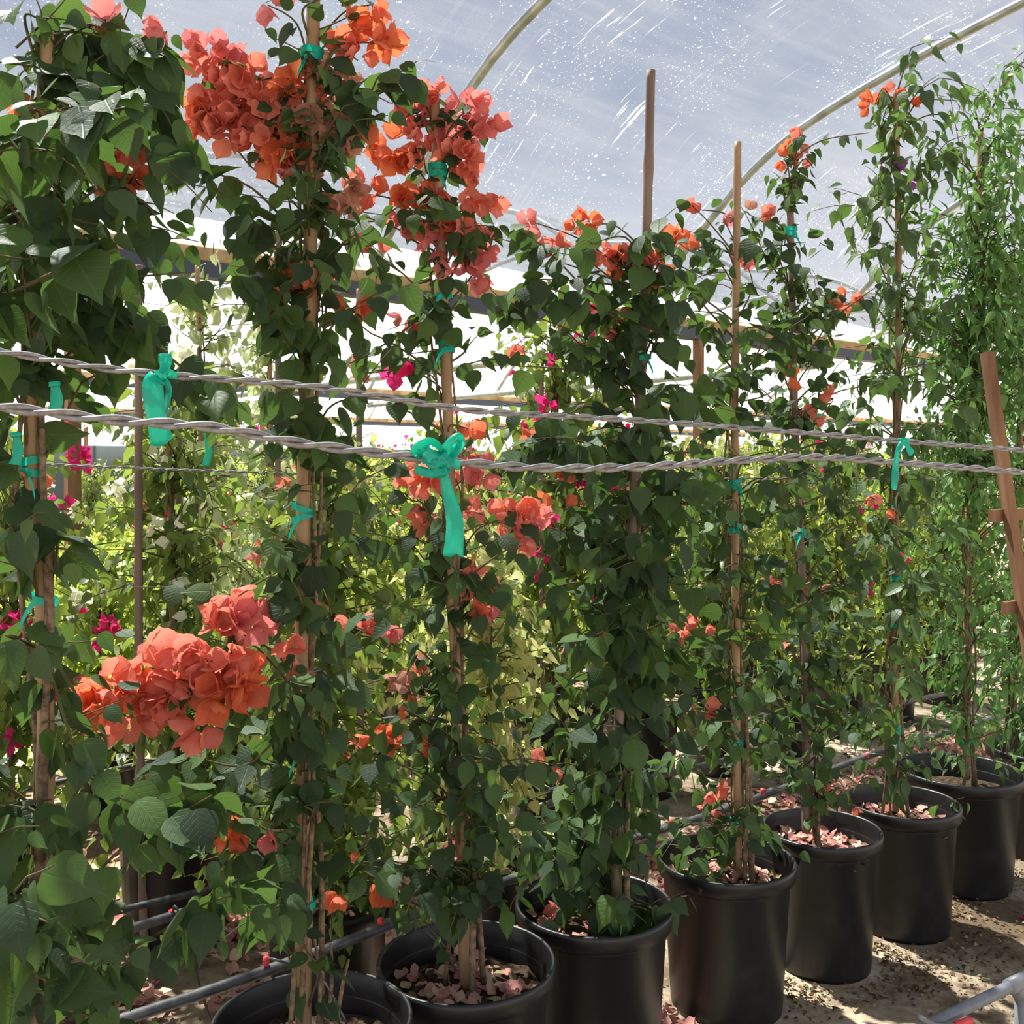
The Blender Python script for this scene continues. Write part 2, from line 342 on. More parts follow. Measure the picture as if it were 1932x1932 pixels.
def pot_mb(R, H, seg=56):
    """nursery pot: flared rim band, tapering wall, foot with drainage notches, open inside"""
    b = MB(); rb = R*.79
    b.lathe([(0, .012), (rb*.9, .012), (rb, 0), (rb*1.012, .012), (R*.905, H-.055), (R*.94, H-.05), (R*.985, H-.046), (R*1.0, H-.012), (R*.99, H-.003), (R*.965, H),
             (R*.945, H-.006), (R*.935, H-.04), (R*.90, H-.06), (R*.875, H-.10), (R*.85, H-.16)], seg)
    return b
def soil_mb(R, H, rng, depth=.09):
    b = MB(); rings = 9; seg = 28; V = [(0, 0, H-depth+.01)]; Fc = []
    for i in range(1, rings+1):
        r_ = R*.885*i/rings
        for j in range(seg):
            V.append((r_*math.cos(j*6.2832/seg), r_*math.sin(j*6.2832/seg), H-depth+rng.normal(0, .004)+.012*math.cos(i/rings*1.5)))
    for j in range(seg): Fc.append((0, 1+j, 1+(j+1) % seg))
    for i in range(rings-1):
        for j in range(seg):
            a_ = 1+i*seg+j; b_ = 1+i*seg+(j+1) % seg; Fc.append((a_, a_+seg, b_+seg, b_))
    b.add(V, Fc); return b
def stake_mb(pts, r, rng, seg=10):
    b = MB(); P = spline(pts, 64); z0 = rng.uniform(0, .25); L = np.concatenate([[0], np.cumsum(np.linalg.norm(np.diff(P, axis=0), axis=1))])
    R = np.full(64, r)*np.linspace(1.08, .88, 64)
    Pn = []; Rn = []
    for i in range(64):
        Pn.append(P[i]); Rn.append(R[i])
    nodes = np.arange(z0, L[-1], .27)
    for q in nodes:                       # swollen joints of the cane
        i = int(np.argmin(abs(L-q))); Rn[i] *= 1.17
    b.tube(Pn, Rn, seg); return b
def wrap_mb(c, r, rng, h=.014, turns=1, tail=.03):
    """a turn of green tape round a cane with a short loose tail"""
    b = MB(); n = 18
    for k in range(turns):
        tilt = rng.uniform(-.35, .35); zz = k*.018
        V = []
        for j in range(n):
            a_ = j*6.2832/n
            for s_ in (-1, 1): V.append((c[0]+r*math.cos(a_), c[1]+r*math.sin(a_), c[2]+zz+s_*h/2+r*math.cos(a_)*tilt))
        b.add(V, [(2*j, 2*((j+1) % n), 2*((j+1) % n)+1, 2*j+1) for j in range(n)])
    d = np.array([rng.choice([-1, 1])*.8, -.5, -.3]); s0 = np.array(c)+np.array([0, -r, 0])
    V = []
    for i in range(4):
        q = s0+d*tail*i/3+np.array([0, 0, -.012*i*i/3])
        V += [q+np.array([0, 0, h/2]), q-np.array([0, 0, h/2])]
    b.add(V, [(2*i, 2*i+2, 2*i+3, 2*i+1) for i in range(3)])
    return b

# ---------------------------------------------------------------- the greenhouse
b = MB(); n = 60
gx = np.linspace(-30, 45, n); gy = np.linspace(-12, 70, n)
V = [(x, y, 0) for y in gy for x in gx]
b.add(V, [(j*n+i, j*n+i+1, (j+1)*n+i+1, (j+1)*n+i) for j in range(n-1) for i in range(n-1)])
tag(b.build('floor', M['ground']), kind='structure')
ARC = [(0., 1.35), (.62, 1.92), (1.6, 2.56), (3.3, 2.96), (4.5, 3.05), (5.7, 2.96), (7.4, 2.56), (8.38, 1.92), (9., 1.35)]
arc = spline([(a_, h_, 0) for a_, h_ in ARC], 49)[:, :2]
def bay(vg, u0, u1, k):                    # film over one bay whose far gutter stands at v = vg
    me = bpy.data.meshes.new('roof'); nu = int((u1-u0)/.35)
    us = np.linspace(u0, u1, nu); V = []; UVs = []
    arc = spline([(a_, h_, 0) for a_, h_ in ([(.17, 1.53)]+ARC[1:] if k == 0 else ARC)], 49)[:, :2]
    L = np.concatenate([[0], np.cumsum(np.linalg.norm(np.diff(arc, axis=0), axis=1))])
    rg = np.random.default_rng(40+k)
    for u_ in us:
        sag = .035*math.sin(math.pi*(((u_-1.0)/2.8) % 1))
        for j, (a_, h_) in enumerate(arc):
            V.append(uv(u_, vg-a_, CAMH+h_+.03-sag+rg.normal(0, .004))); UVs.append((u_, L[j]+k*11))
    m_ = len(arc)
    Fc = [(i*m_+j, i*m_+j+1, (i+1)*m_+j+1, (i+1)*m_+j) for i in range(nu-1) for j in range(m_-1)]
    me.from_pydata([tuple(x) for x in V], [], Fc); me.materials.append(M['film' if k == 0 else 'film_clear'])
    l = me.uv_layers.new(name='UVMap')
    for lp in me.loops: l.data[lp.index].uv = UVs[lp.vertex_index]
    me.polygons.foreach_set('use_smooth', [True]*len(me.polygons)); me.update()
    o = bpy.data.objects.new('roof', me); C.objects.link(o); tag(o, kind='structure')
G = 6.1
bay(G, -9, 32, 0); bay(G+9, -9, 36, 1); bay(G+18, -9, 36, 2)
def hoop(U, vg, nm, r=.03, lab=None):
    b = MB(); b.tube([uv(U, vg-a_, CAMH+h_) for a_, h_ in arc], r, 10)
    tag(b.build('hoop_pipe', M['pipe']), lab, 'pipe', nm)
LH = {1: 'galvanised roof hoop rising behind the red blossoms on the first two canes', 2: 'long galvanised roof hoop running behind the tall bare canes to the upper right', 3: 'short stretch of roof hoop seen between the two tall vines at right'}
for k, U in enumerate((-4.6, -1.8, 1.0, 3.8, 6.6, 9.4, 12.2, 15., 17.8, 20.6)):
    hoop(U, G, 'roof hoops of the near bay', .032, {3.8: LH[1], 6.6: LH[2], 9.4: LH[3]}.get(U, 'galvanised roof hoop under the polythene of the near bay'))
    if U > 0: hoop(U, G+9, 'roof hoops of the next bay', .03, 'galvanised roof hoop of the next bay, seen under the gutter beam')
    if U > 3: hoop(U, G+18, 'roof hoops of the farthest bay', .03, 'galvanised roof hoop of the farthest bay, low above the plants')
for k, vg in enumerate((G-9, G, G+9, G+18)):
    t_ = empty('gutter_beam', tuple(uv(6, vg, CAMH+1.35)))
    tag(t_, ['timber gutter beam behind the camera side of the bay', 'pale timber gutter beam with dark steel underside crossing behind the blossoms',
             'second gutter beam farther back, thin above the distant plants', 'farthest gutter beam, thin line just above the plants'][k], 'beam', 'gutter beams')
    b = MB(); b.tube([uv(u_, vg, CAMH+1.345) for u_ in np.linspace(-9, 32, 30)], .062, 12)
    o = b.build('timber_rail', M['timber']); o.parent = t_; o.location = -Vector(t_.location)
    b = MB(); b.box(uv(-9, vg+.02, CAMH+1.25), uv(32, vg+.02, CAMH+1.25), .12, .10)
    o = b.build('steel_channel', M['dark_steel'], smooth=False); o.parent = t_; o.location = -Vector(t_.location)
    for u_ in (-3.8, 1.8, 7.4, 13., 18.6, 24.2):
        if k == 0 and u_ > 3: continue
        b = MB(); b.box(uv(u_, vg, 0), uv(u_, vg, CAMH+1.21), .075, .075, up=tuple(UD))
        tag(b.build('support_post', M['stake_wood'], smooth=False), ['post', 'reddish timber post under the nearer gutter beam', 'timber post under the second gutter beam', 'timber post under the farthest gutter beam'][k] if k else 'timber post under the gutter beam behind the camera', 'post', 'posts carrying the gutter beams')
for U in (6.6, 9.4):
    b = MB(); b.tube([uv(U, v_, CAMH+1.10) for v_ in np.linspace(G, G+9, 12)], .045, 10)
    tag(b.build('tie_pipe', M['pipe']), 'level grey tie pipe across the next bay, %s of two' % ('nearer' if U < 7 else 'farther'), 'pipe', 'tie pipes of the next bay')
for k, (v_, h_) in enumerate(((G-.75, 1.61), (G+7., 2.2), (G+12, .95), (G+16, 1.02))):     # lines strung along the bays under the film
    b = MB(); b.tube([uv(u_, v_, CAMH+h_-.06*math.sin(math.pi*(((u_-1.0)/2.8) % 1))) for u_ in np.linspace(-6, 26, 150)], .004, 5)
    tag(b.build('roof_cord', M['dark_steel']), ['thin dark cord strung under the film of the near bay', 'dark cord under the film of the second bay', 'thin dark cord low across the far bays', 'thin dark cord low across the farthest bay'][k], 'cord', 'cords strung under the roof')
# far side: shade cloth fence and posts
tf = empty('shade_fence', tuple(uv(6, 21, 0))); tag(tf, 'dark shade-cloth fence with posts far behind the plants at left', 'fence')
b = MB(); nn_ = 60
us = np.linspace(-8, 30, nn_); b.add([uv(u_, 21+.05*math.sin(u_*3), z_) for u_ in us for z_ in (0, 2.1)], [(2*i, 2*i+2, 2*i+3, 2*i+1) for i in range(nn_-1)])
o = b.build('shade_cloth', M['cloth'], tf, solid=.01); o.location = -Vector(tf.location)
for u_ in np.arange(-7, 30, 2.4):
    b = MB(); b.tube([uv(u_, 20.9, 0), uv(u_, 20.9, 2.5)], .05, 8); o = b.build('post', M['concrete'], tf); o.location = -Vector(tf.location)

# ---------------------------------------------------------------- plants of the front row, one by one
def rnd_pot_group(): pass
class Plant:
    """a potted climber: pot, soil, cane, stems, foliage, flower clusters"""
    def __init__(s, name, base, label, cat, seed, R=.22, H=.45, pot='pot', group='potted climbers of the front row', floor_z=0.):
        s.rng = np.random.default_rng(seed); s.base = np.array(base, float); s.R = R; s.H = H
        s.root = empty(name, tuple(base)); tag(s.root, label, cat, group)
        s.part(pot_mb(R, H), 'pot', M[pot], local=True)
        s.part(soil_mb(R, H, s.rng), 'soil', M['soil'], local=True)
        s.tw = MB(); s.st = MB(); s.lv = []; s.stake = None
    def part(s, mb, name, mat, local=False, solid=0., parent=None):
        o = mb.build(name, mat, parent or s.root, solid=solid)
        if not local: o.location = -Vector(s.base)
        return o
    def cane(s, pts, r, mat='bamboo'):
        s.stake = spline(pts, 60); s.cn = s.part(stake_mb(pts, r, s.rng), 'cane', M[mat]); s.cr = r
        return s
    def wind(s, n=2, top=None, r0=.010):
        """woody stems twisting up the cane"""
        zt = top or s.stake[-1][2]
        for k in range(n):
            ph = s.rng.uniform(0, 6.28); z0 = s.H-.08; w_ = s.rng.uniform(1.0, 2.4); P = []
            for z in np.linspace(z0, zt*s.rng.uniform(.85, 1.), 60):
                c_ = s.sp(z); f = min(1, (z-z0)/.35)
                rr = .055*(1-f)+(s.cr+.012)*f+.010*math.sin(z*9+k)
                a_ = ph+z*w_
                P.append(c_+np.array([rr*math.cos(a_), rr*math.sin(a_), 0])); P[-1][2] = z
            s.st.tube(P, np.linspace(r0, r0*.35, 60)*s.rng.uniform(.7, 1.1), 7)
        return s
    def sp(s, z):
        i = int(np.clip(np.searchsorted(s.stake[:, 2], z), 0, len(s.stake)-1)); return s.stake[i].copy()
    def link(s, p, drop=.16, leaves=None, r=.0022, size=.05):
        """a twig from the cane to point p"""
        q = s.sp(p[2]-drop*s.rng.uniform(.2, 1.3)); mid = (p+q)/2+s.rng.normal(0, .02, 3)+np.array([0, 0, .03])
        P = spline([q, mid, p], 12); s.tw.tube(P, np.linspace(r*1.6, r*.8, 12), 5)
        if leaves: leaves_on(P, s.rng, s.lv, size, dens=leaves, skip=2)
        return P
    def blob(s, px, py, rx, ry, k=1., d=None, size=None, depth=None, length=.16):
        size = size or s.ls
        d0 = d or (s.stake[0][1] if s.stake is not None else s.base[1])
        R3 = np.array([rx/F*d0, depth or min(.20, rx/F*d0*1.1), ry/F*d0])
        c_ = at(px, py, d0)
        area = math.pi*R3[0]*R3[2]; n = max(1, int(round(k*s.kk*area/(size*size)*.55)))
        for _ in range(n):
            q = s.rng.normal(0, .5, 3); q = q/max(1, np.linalg.norm(q)); p0 = c_+q*R3+np.array([0, -.035, 0])
            az = math.atan2(q[1], q[0]) + s.rng.normal(0, .8)
            P = shoot(s.rng, p0, az, length*s.rng.uniform(.4, 1.2)*min(1, R3[0]/.1+.3), s.rng.uniform(-.3, .9), s.rng.uniform(.0, .14), size*.5)
            s.tw.tube(P, np.linspace(.002, .0008, len(P)), 4)
            leaves_on(P, s.rng, s.lv, size)
            if s.rng.random() < .55: s.link(p0, leaves=.35, size=size)
        return s
    kk = 1.22; ls = .062; tpl = L_HEART; leafmat = 'leaf'
    def bloom(s, px, py, rx, ry, n, mat='coral', d=None, size=.042, link=True, label=None):
        d0 = (d or s.stake[0][1]); c_ = at(px, py, d0)
        R3 = np.array([rx, (rx+ry)/2.6, ry])/F*d0
        b = MB(); flowers(b, c_, R3, n, s.rng, size)
        o = s.part(b, 'flower_cluster', M[mat])
        if label: o['label'] = label
        if link: s.link(c_-np.array([0, 0, R3[2]*.5]), leaves=.3, r=.0019, size=s.ls*.8)
        return s
    def tie(s, *ys):
        for y in ys:
            z = CAMH+(HY-y)/F*s.stake[0][1]; c_ = s.sp(z); c_[2] = z
            s.part(wrap_mb(c_, s.cr+.010, s.rng, turns=int(s.rng.integers(1, 3))), 'plant_tie', M['tape'], local=True, parent=s.cn)['label'] = 'green plastic tie'
        return s
    def branch(s, pts, r=.004, dens=.7, size=None, hang=.7):
        P = spline([at(*q) for q in pts], 10*len(pts)); s.tw.tube(P, np.linspace(r, r*.35, len(P)), 6)
        leaves_on(P, s.rng, s.lv, size or s.ls, dens=dens, hang=hang); return s
    def done(s):
        if s.tw.n: s.part(s.tw, 'twigs', M['twig'])
        if s.st.n: s.part(s.st, 'stem', M['bark'])
        b = MB(); a_ = s.lv
        put_leaves(b, s.tpl, [x[0] for x in a_], [x[1] for x in a_], [x[2] for x in a_], [x[3] for x in a_], s.rng)
        o = s.part(b, 'foliage', M[s.leafmat]); return s
def rowpos(u, v=1.93): return tuple(uv(u, v))
def B(pl, L):
    for q in L: pl.blob(*q)
    return pl

# the climber left of the frame, its branches hang in from the left
p = Plant('potted_bougainvillea', rowpos(.03, 1.93), 'large-leaved green bougainvillea whose branches hang in at the far left edge', 'potted plant', 101)
p.kk = 1.5; p.ls = .074; p.cane([rowpos(.03, 1.93)[:2]+(.3,), rowpos(.03, 1.93)[:2]+(1.4,), rowpos(.05, 1.93)[:2]+(2.6,)], .014).wind(2)
p.branch([(-250, 330, 1.5), (-60, 300, 1.45), (120, 230, 1.42), (260, 200, 1.4)], .005)
p.branch([(-250, 720, 1.5), (-60, 600, 1.42), (90, 520, 1.4), (220, 470, 1.4)], .005)
p.branch([(-280, 1600, 1.5), (-60, 1680, 1.4), (90, 1740, 1.35)], .004)
B(p, [(-20, 420, 120, 200, 1.2, 1.45), (10, 620, 90, 100, 1., 1.45), (20, 1700, 110, 160, 1.2, 1.4), (40, 1850, 130, 90, 1.2, 1.4), (0, 1500, 60, 100, .8, 1.45)])
p.done()

p = Plant('potted_bougainvillea', rowpos(.55), 'tall dark-leaved bougainvillea at the left edge under the looped teal tape', 'potted plant', 102)
p.kk = 1.6; p.ls = .070; X = rowpos(.55)
p.cane([at(80, 1900, 1.8), at(85, 1200, 1.8), at(60, 850, 1.8), at(75, 350, 1.8), at(90, 60, 1.8)], .014).wind(3)
B(p, [(60, 60, 70, 50, .6), (120, 130, 150, 60, .8), (100, 230, 160, 80, 1.), (170, 290, 130, 80, 1.2), (90, 380, 150, 90, 1.4), (220, 400, 90, 100, 1.1), (100, 500, 170, 90, 1.6), (240, 480, 80, 80, 1.),
      (80, 600, 150, 80, 1.2), (200, 620, 100, 60, .8), (60, 700, 110, 60, .9), (80, 800, 110, 90, .8), (40, 930, 80, 80, .7), (70, 1060, 80, 90, .8), (60, 1180, 80, 80, .9),
      (50, 1320, 70, 90, .8), (70, 1450, 95, 90, 1.), (70, 1560, 100, 80, 1.), (90, 1680, 120, 90, 1.), (140, 1790, 140, 80, 1.), (190, 1880, 150, 50, .8)])
p.branch([(80, 560, 1.8), (220, 600, 1.75), (340, 690, 1.7), (430, 760, 1.7)], .004, .9)
p.branch([(80, 160, 1.8), (200, 150, 1.8), (300, 200, 1.8), (350, 300, 1.8)], .004, .8)
p.branch([(60, 90, 1.8), (130, 60, 1.8), (250, 85, 1.8), (320, 110, 1.8)], .003, .6)
p.branch([(90, 1250, 1.8), (160, 1450, 1.7), (260, 1520, 1.7), (360, 1560, 1.7)], .003, .6)
p.branch([(90, 1750, 1.8), (230, 1600, 1.7), (330, 1540, 1.7), (400, 1500, 1.7)], .003, .6)
p.branch([(150, 1850, 1.8), (300, 1760, 1.75), (400, 1700, 1.7), (480, 1690, 1.7)], .003, .7)
for q in ((187, 40, 14, 12, 2, 'rose'), (315, 52, 16, 14, 2, 'rose'), (238, 270, 22, 22, 4, 'coral'), (245, 345, 30, 26, 6, 'orange'), (90, 215, 30, 10, 2, 'orange'), (40, 905, 14, 12, 2, 'orange')):
    p.bloom(*q)
for q in ([(60, 120, 1.8), (80, 40, 1.8), (60, -20, 1.8)], [(30, 90, 1.8), (95, 30, 1.8), (130, -10, 1.8)], [(100, 90, 1.8), (165, 45, 1.8), (250, 95, 1.8)], [(80, 160, 1.8), (200, 100, 1.8), (252, -10, 1.8)], [(90, 300, 1.8), (240, 280, 1.75), (330, 330, 1.7), (400, 400, 1.7)]):
    p.branch(q, .0025, .12)
p.tie(890, 1130).done()

p = Plant('potted_bougainvillea', rowpos(1.08, 1.965), 'tallest bougainvillea with big coral flower masses high on its brown cane', 'potted plant', 103)
p.kk = 1.4; p.ls = .064
p.cane([at(572, 1990, 2.2), at(574, 1500, 2.2), at(572, 1000, 2.2), at(585, 500, 2.2), at(592, -60, 2.2)], .0165, 'bamboo').wind(3, 2.7, .0075)
B(p, [(590, 20, 60, 50, .6), (610, 120, 55, 60, .5), (590, 230, 70, 70, .6), (620, 320, 80, 60, .8), (570, 400, 70, 60, 1.), (630, 430, 60, 50, .7), (590, 500, 100, 60, 1.2), (600, 590, 100, 60, 1.1),
      (610, 680, 70, 60, .9), (610, 770, 70, 60, 1.2), (620, 850, 80, 60, 1.2), (620, 940, 70, 70, 1.1), (630, 1050, 70, 70, 1.), (620, 1150, 60, 70, 1.), (590, 1250, 90, 70, 1.2), (580, 1350, 110, 70, 1.2),
      (560, 1450, 120, 60, 1.2), (570, 1550, 110, 70, 1.3), (580, 1650, 110, 60, 1.1), (500, 1480, 60, 40, .6), (480, 410, 90, 50, .5), (420, 360, 60, 60, .4), (470, 520, 60, 40, .5),
      (650, 1800, 50, 60, .4), (520, 1780, 30, 60, .5), (700, 150, 60, 40, .3)])
p.branch([(590, 560, 2.2), (480, 420, 2.15), (400, 350, 2.1), (330, 300, 2.1)], .004, .7)
p.branch([(572, 1330, 2.2), (470, 1440, 2.1), (360, 1430, 2.1), (300, 1460, 2.1)], .003, .6)
p.branch([(574, 1700, 2.2), (500, 1640, 2.1), (440, 1560, 2.1), (410, 1480, 2.1)], .003, .8)
p.branch([(590, 330, 2.2), (690, 190, 2.2), (720, 140, 2.2), (780, 135, 2.2)], .003, .7)
p.branch([(580, 1130, 2.2), (430, 1130, 2.1), (330, 1110, 2.1), (250, 1108, 2.1)], .0025, .12)
for k in range(3):
    p.st.tube(spline([at(600+k*16, 1945, 2.2), at(604+k*22, 1850, 2.18), at(590+k*34, 1750+k*30, 2.2)], 14), np.linspace(.006, .003, 14), 6)
for q in ((400, 100, 38, 34, 8, 'rose'), (380, 120, 34, 26, 8, 'coral'), (450, 150, 42, 36, 12, 'coral'), (420, 195, 55, 30, 13, 'coral'), (470, 200, 40, 32, 11, 'coral'), (370, 225, 38, 30, 9, 'orange'),
          (430, 240, 50, 32, 14, 'coral'), (490, 265, 50, 36, 13, 'coral'), (540, 290, 40, 26, 9, 'orange'), (535, 160, 28, 26, 6, 'orange'), (570, 150, 26, 20, 4, 'orange'), (545, 210, 40, 40, 8, 'coral'),
          (590, 230, 40, 40, 8, 'faded'), (640, 150, 26, 30, 6, 'faded'), (655, 60, 26, 20, 5, 'orange'), (720, 75, 26, 14, 5, 'orange'), (675, 105, 18, 18, 4, 'coral'), (672, 235, 16, 16, 3, 'orange'),
          (505, 5, 14, 8, 2, 'rose'), (700, 5, 16, 8, 2, 'orange'), (640, 270, 30, 26, 5, 'faded'), (570, 330, 24, 20, 4, 'rose'), (655, 380, 26, 34, 6, 'faded'),
          (540, 535, 24, 22, 3, 'orange'), (600, 525, 40, 26, 7, 'orange'), (510, 578, 24, 16, 3, 'orange'), (670, 570, 34, 26, 5, 'orange'), (510, 610, 16, 14, 2, 'orange')):
    p.bloom(*q)
# the low coral spray reaching left
p.branch([(574, 1480, 2.2), (520, 1340, 2.1), (420, 1290, 2.05), (300, 1290, 2.0), (200, 1320, 2.0)], .004, .35)
for q in ((440, 1122, 18, 18, 2, 'coral', 2.05, .055), (420, 1185, 36, 26, 6, 'coral', 2.05, .052), (460, 1185, 26, 26, 4, 'rose', 2.05, .05), (270, 1232, 20, 20, 2, 'coral', 2., .055), (365, 1230, 30, 24, 5, 'coral', 2., .052),
          (430, 1250, 40, 26, 7, 'coral', 2., .052), (340, 1275, 50, 26, 8, 'coral', 2., .052), (400, 1300, 55, 26, 9, 'orange', 2., .05), (460, 1290, 34, 26, 6, 'orange', 2.02, .05), (250, 1300, 34, 26, 6, 'orange', 2., .052),
          (190, 1325, 30, 28, 7, 'orange', 1.95, .052), (215, 1290, 26, 20, 4, 'coral', 1.95, .052), (290, 1320, 44, 24, 6, 'coral', 2., .05), (245, 1380, 24, 18, 3, 'coral', 2., .05), (380, 1365, 26, 16, 3, 'coral', 2., .048), (552, 1222, 22, 16, 2, 'coral', 2.1, .045)):
    p.bloom(*q[:6], d=q[6], size=q[7], link=q[1] < 1200)
for q in ((427, 1560, 14, 26, 4, 'orange'), (505, 1565, 10, 10, 1, 'rose'), (540, 1285, 20, 14, 2, 'coral'), (505, 1132, 10, 8, 1, 'rose')): p.bloom(*q, d=2.1)
for q in ([(592, 60, 2.2), (640, 40, 2.2), (680, 20, 2.2)], [(590, 250, 2.2), (545, 240, 2.2), (515, 270, 2.2)], [(590, 470, 2.2), (520, 420, 2.15), (470, 395, 2.1)], [(600, 300, 2.2), (690, 230, 2.2), (700, 170, 2.2)],
          [(590, 560, 2.2), (500, 480, 2.15), (440, 440, 2.1)], [(600, 620, 2.2), (700, 560, 2.15), (760, 520, 2.1)]): p.branch(q, .0022, .1)
p.tie(1415, 1705, 115, 632, 975).done()

p = Plant('potted_bougainvillea', rowpos(1.5, 1.96), 'bougainvillea with coral-topped cane in the near pot holding fallen pink petals', 'potted plant', 104)
p.kk = 1.05
p.ls = .058
p.cane([at(878, 1865, 2.47), at(866, 1500, 2.47), at(852, 1000, 2.47), at(838, 600, 2.47), at(819, 165, 2.47)], .0135).wind(3, 2.4, .009)
B(p, [(820, 300, 45, 60, .5), (830, 420, 70, 50, .8), (850, 500, 80, 50, .9), (760, 440, 60, 50, .6), (770, 560, 70, 50, .6), (860, 590, 70, 50, .8), (740, 640, 60, 50, .5), (870, 700, 60, 50, .6), (860, 800, 50, 60, .4),
      (890, 620, 60, 50, .5), (740, 760, 50, 40, .3), (830, 960, 90, 50, .9), (760, 1000, 80, 50, .7), (860, 1040, 100, 60, 1.1), (850, 1120, 100, 60, 1.2), (860, 1210, 90, 60, 1.1), (860, 1300, 90, 60, 1.1),
      (880, 1390, 110, 60, 1.2), (860, 1480, 110, 60, 1.2), (820, 1560, 100, 60, 1.1), (870, 1640, 110, 60, 1.3), (820, 1700, 80, 40, 1.), (950, 1560, 80, 70, 1.), (800, 1400, 80, 60, .8), (760, 1300, 70, 60, .7), (930, 1680, 70, 40, 1.), (760, 1610, 60, 50, .8),
      (700, 1470, 50, 60, .8)])
p.branch([(838, 560, 2.47), (740, 640, 2.4), (640, 690, 2.4), (560, 660, 2.4)], .003, .5)
for q in ((775, 185, 30, 22, 6, 'rose'), (820, 185, 24, 20, 5, 'coral'), (885, 190, 26, 22, 6, 'rose'), (905, 235, 30, 32, 8, 'rose'), (790, 230, 32, 30, 9, 'rose'), (800, 280, 36, 36, 12, 'coral'), (860, 250, 30, 34, 9, 'rose'),
          (870, 290, 32, 24, 7, 'coral'), (890, 315, 30, 20, 6, 'coral'), (730, 285, 34, 36, 9, 'orange'), (685, 350, 18, 30, 5, 'coral'), (690, 400, 14, 18, 3, 'coral'), (755, 370, 34, 28, 7, 'orange'), (820, 375, 26, 24, 6, 'orange'),
          (880, 370, 30, 26, 6, 'coral'), (925, 388, 12, 12, 2, 'coral'), (850, 415, 30, 20, 5, 'orange'), (825, 450, 30, 24, 6, 'rose'), (870, 440, 30, 26, 7, 'coral'), (905, 470, 28, 26, 7, 'rose'), (880, 515, 34, 20, 7, 'rose'),
          (770, 440, 28, 20, 5, 'rose'), (700, 460, 24, 24, 4, 'coral'), (765, 600, 14, 20, 3, 'rose'), (690, 690, 22, 16, 3, 'rose'), (755, 690, 22, 18, 3, 'magenta'),
          (795, 905, 36, 30, 9, 'coral'), (860, 890, 46, 26, 9, 'coral'), (905, 895, 24, 22, 5, 'rose'), (800, 970, 30, 22, 5, 'coral'), (885, 800, 16, 18, 3, 'orange'), (915, 965, 26, 14, 4, 'coral'),
          (975, 965, 34, 20, 6, 'coral'), (1010, 985, 28, 22, 6, 'rose'), (1008, 1020, 20, 12, 3, 'coral'), (905, 1090, 26, 24, 6, 'coral'), (925, 1140, 18, 14, 3, 'rose'), (900, 1160, 20, 12, 3, 'orange'),
          (672, 1175, 18, 22, 4, 'coral'), (745, 1185, 24, 20, 4, 'rose'), (765, 1285, 18, 22, 3, 'faded'), (755, 1328, 14, 14, 2, 'orange'), (715, 1400, 24, 18, 4, 'orange'), (750, 1405, 16, 24, 3, 'orange'), (820, 1400, 14, 20, 3, 'orange'),
          (678, 1620, 14, 14, 1, 'orange'), (717, 1678, 16, 18, 2, 'orange'), (640, 1680, 20, 12, 2, 'orange'), (858, 1618, 14, 12, 1, 'rose')):
    p.bloom(*q, size=.040)
p.tie(330, 662, 1505, 560).done()

p = Plant('potted_bougainvillea', rowpos(1.967, 1.99), 'dense dark heart-leaved bougainvillea on the tallest bare-topped cane, leaves over its pot', 'potted plant', 105)
p.kk = 1.6; p.ls = .077
p.cane([at(1162, 1720, 2.79), at(1170, 1300, 2.79), at(1195, 950, 2.79), at(1215, 600, 2.79), at(1228, 133, 2.79)], .0145, 'bamboo_dark').wind(2, 1.9)
B(p, [(1190, 470, 60, 30, .5), (1110, 500, 80, 40, .5), (1020, 520, 60, 40, .5), (1250, 500, 60, 40, .6), (1060, 590, 90, 40, .5), (1190, 560, 100, 50, .8), (1240, 620, 80, 50, 1.), (1180, 650, 110, 50, 1.), (1080, 640, 70, 40, .6), (1200, 740, 110, 50, 1.),
      (1150, 810, 110, 50, 1.), (1200, 890, 120, 60, 1.3), (1120, 850, 80, 50, .7), (1240, 970, 110, 60, 1.5), (1170, 1010, 120, 60, 1.4), (1120, 1100, 120, 60, 1.3), (1250, 1080, 100, 70, 1.4), (1200, 1170, 110, 60, 1.2),
      (1100, 1200, 110, 50, .7), (1210, 1270, 110, 60, 1.3), (1170, 1370, 120, 60, 1.1), (1060, 1330, 70, 60, .7), (1200, 1460, 110, 60, 1.4), (1090, 1490, 120, 60, 1.3), (1060, 1580, 100, 60, 1.3), (1170, 1570, 110, 60, 1.3),
      (1120, 1660, 110, 50, 1.5), (1190, 1700, 70, 60, 1.2), (1050, 1680, 60, 40, 1.)])
p.branch([(1215, 640, 2.79), (1120, 560, 2.7), (1030, 470, 2.7), (975, 430, 2.7)], .004, .8)
p.branch([(1190, 620, 2.79), (1080, 560, 2.7), (1000, 540, 2.7), (950, 580, 2.7)], .004, .8)
p.branch([(1180, 900, 2.79), (1090, 850, 2.7), (1020, 830, 2.7), (960, 870, 2.7)], .003, .7)
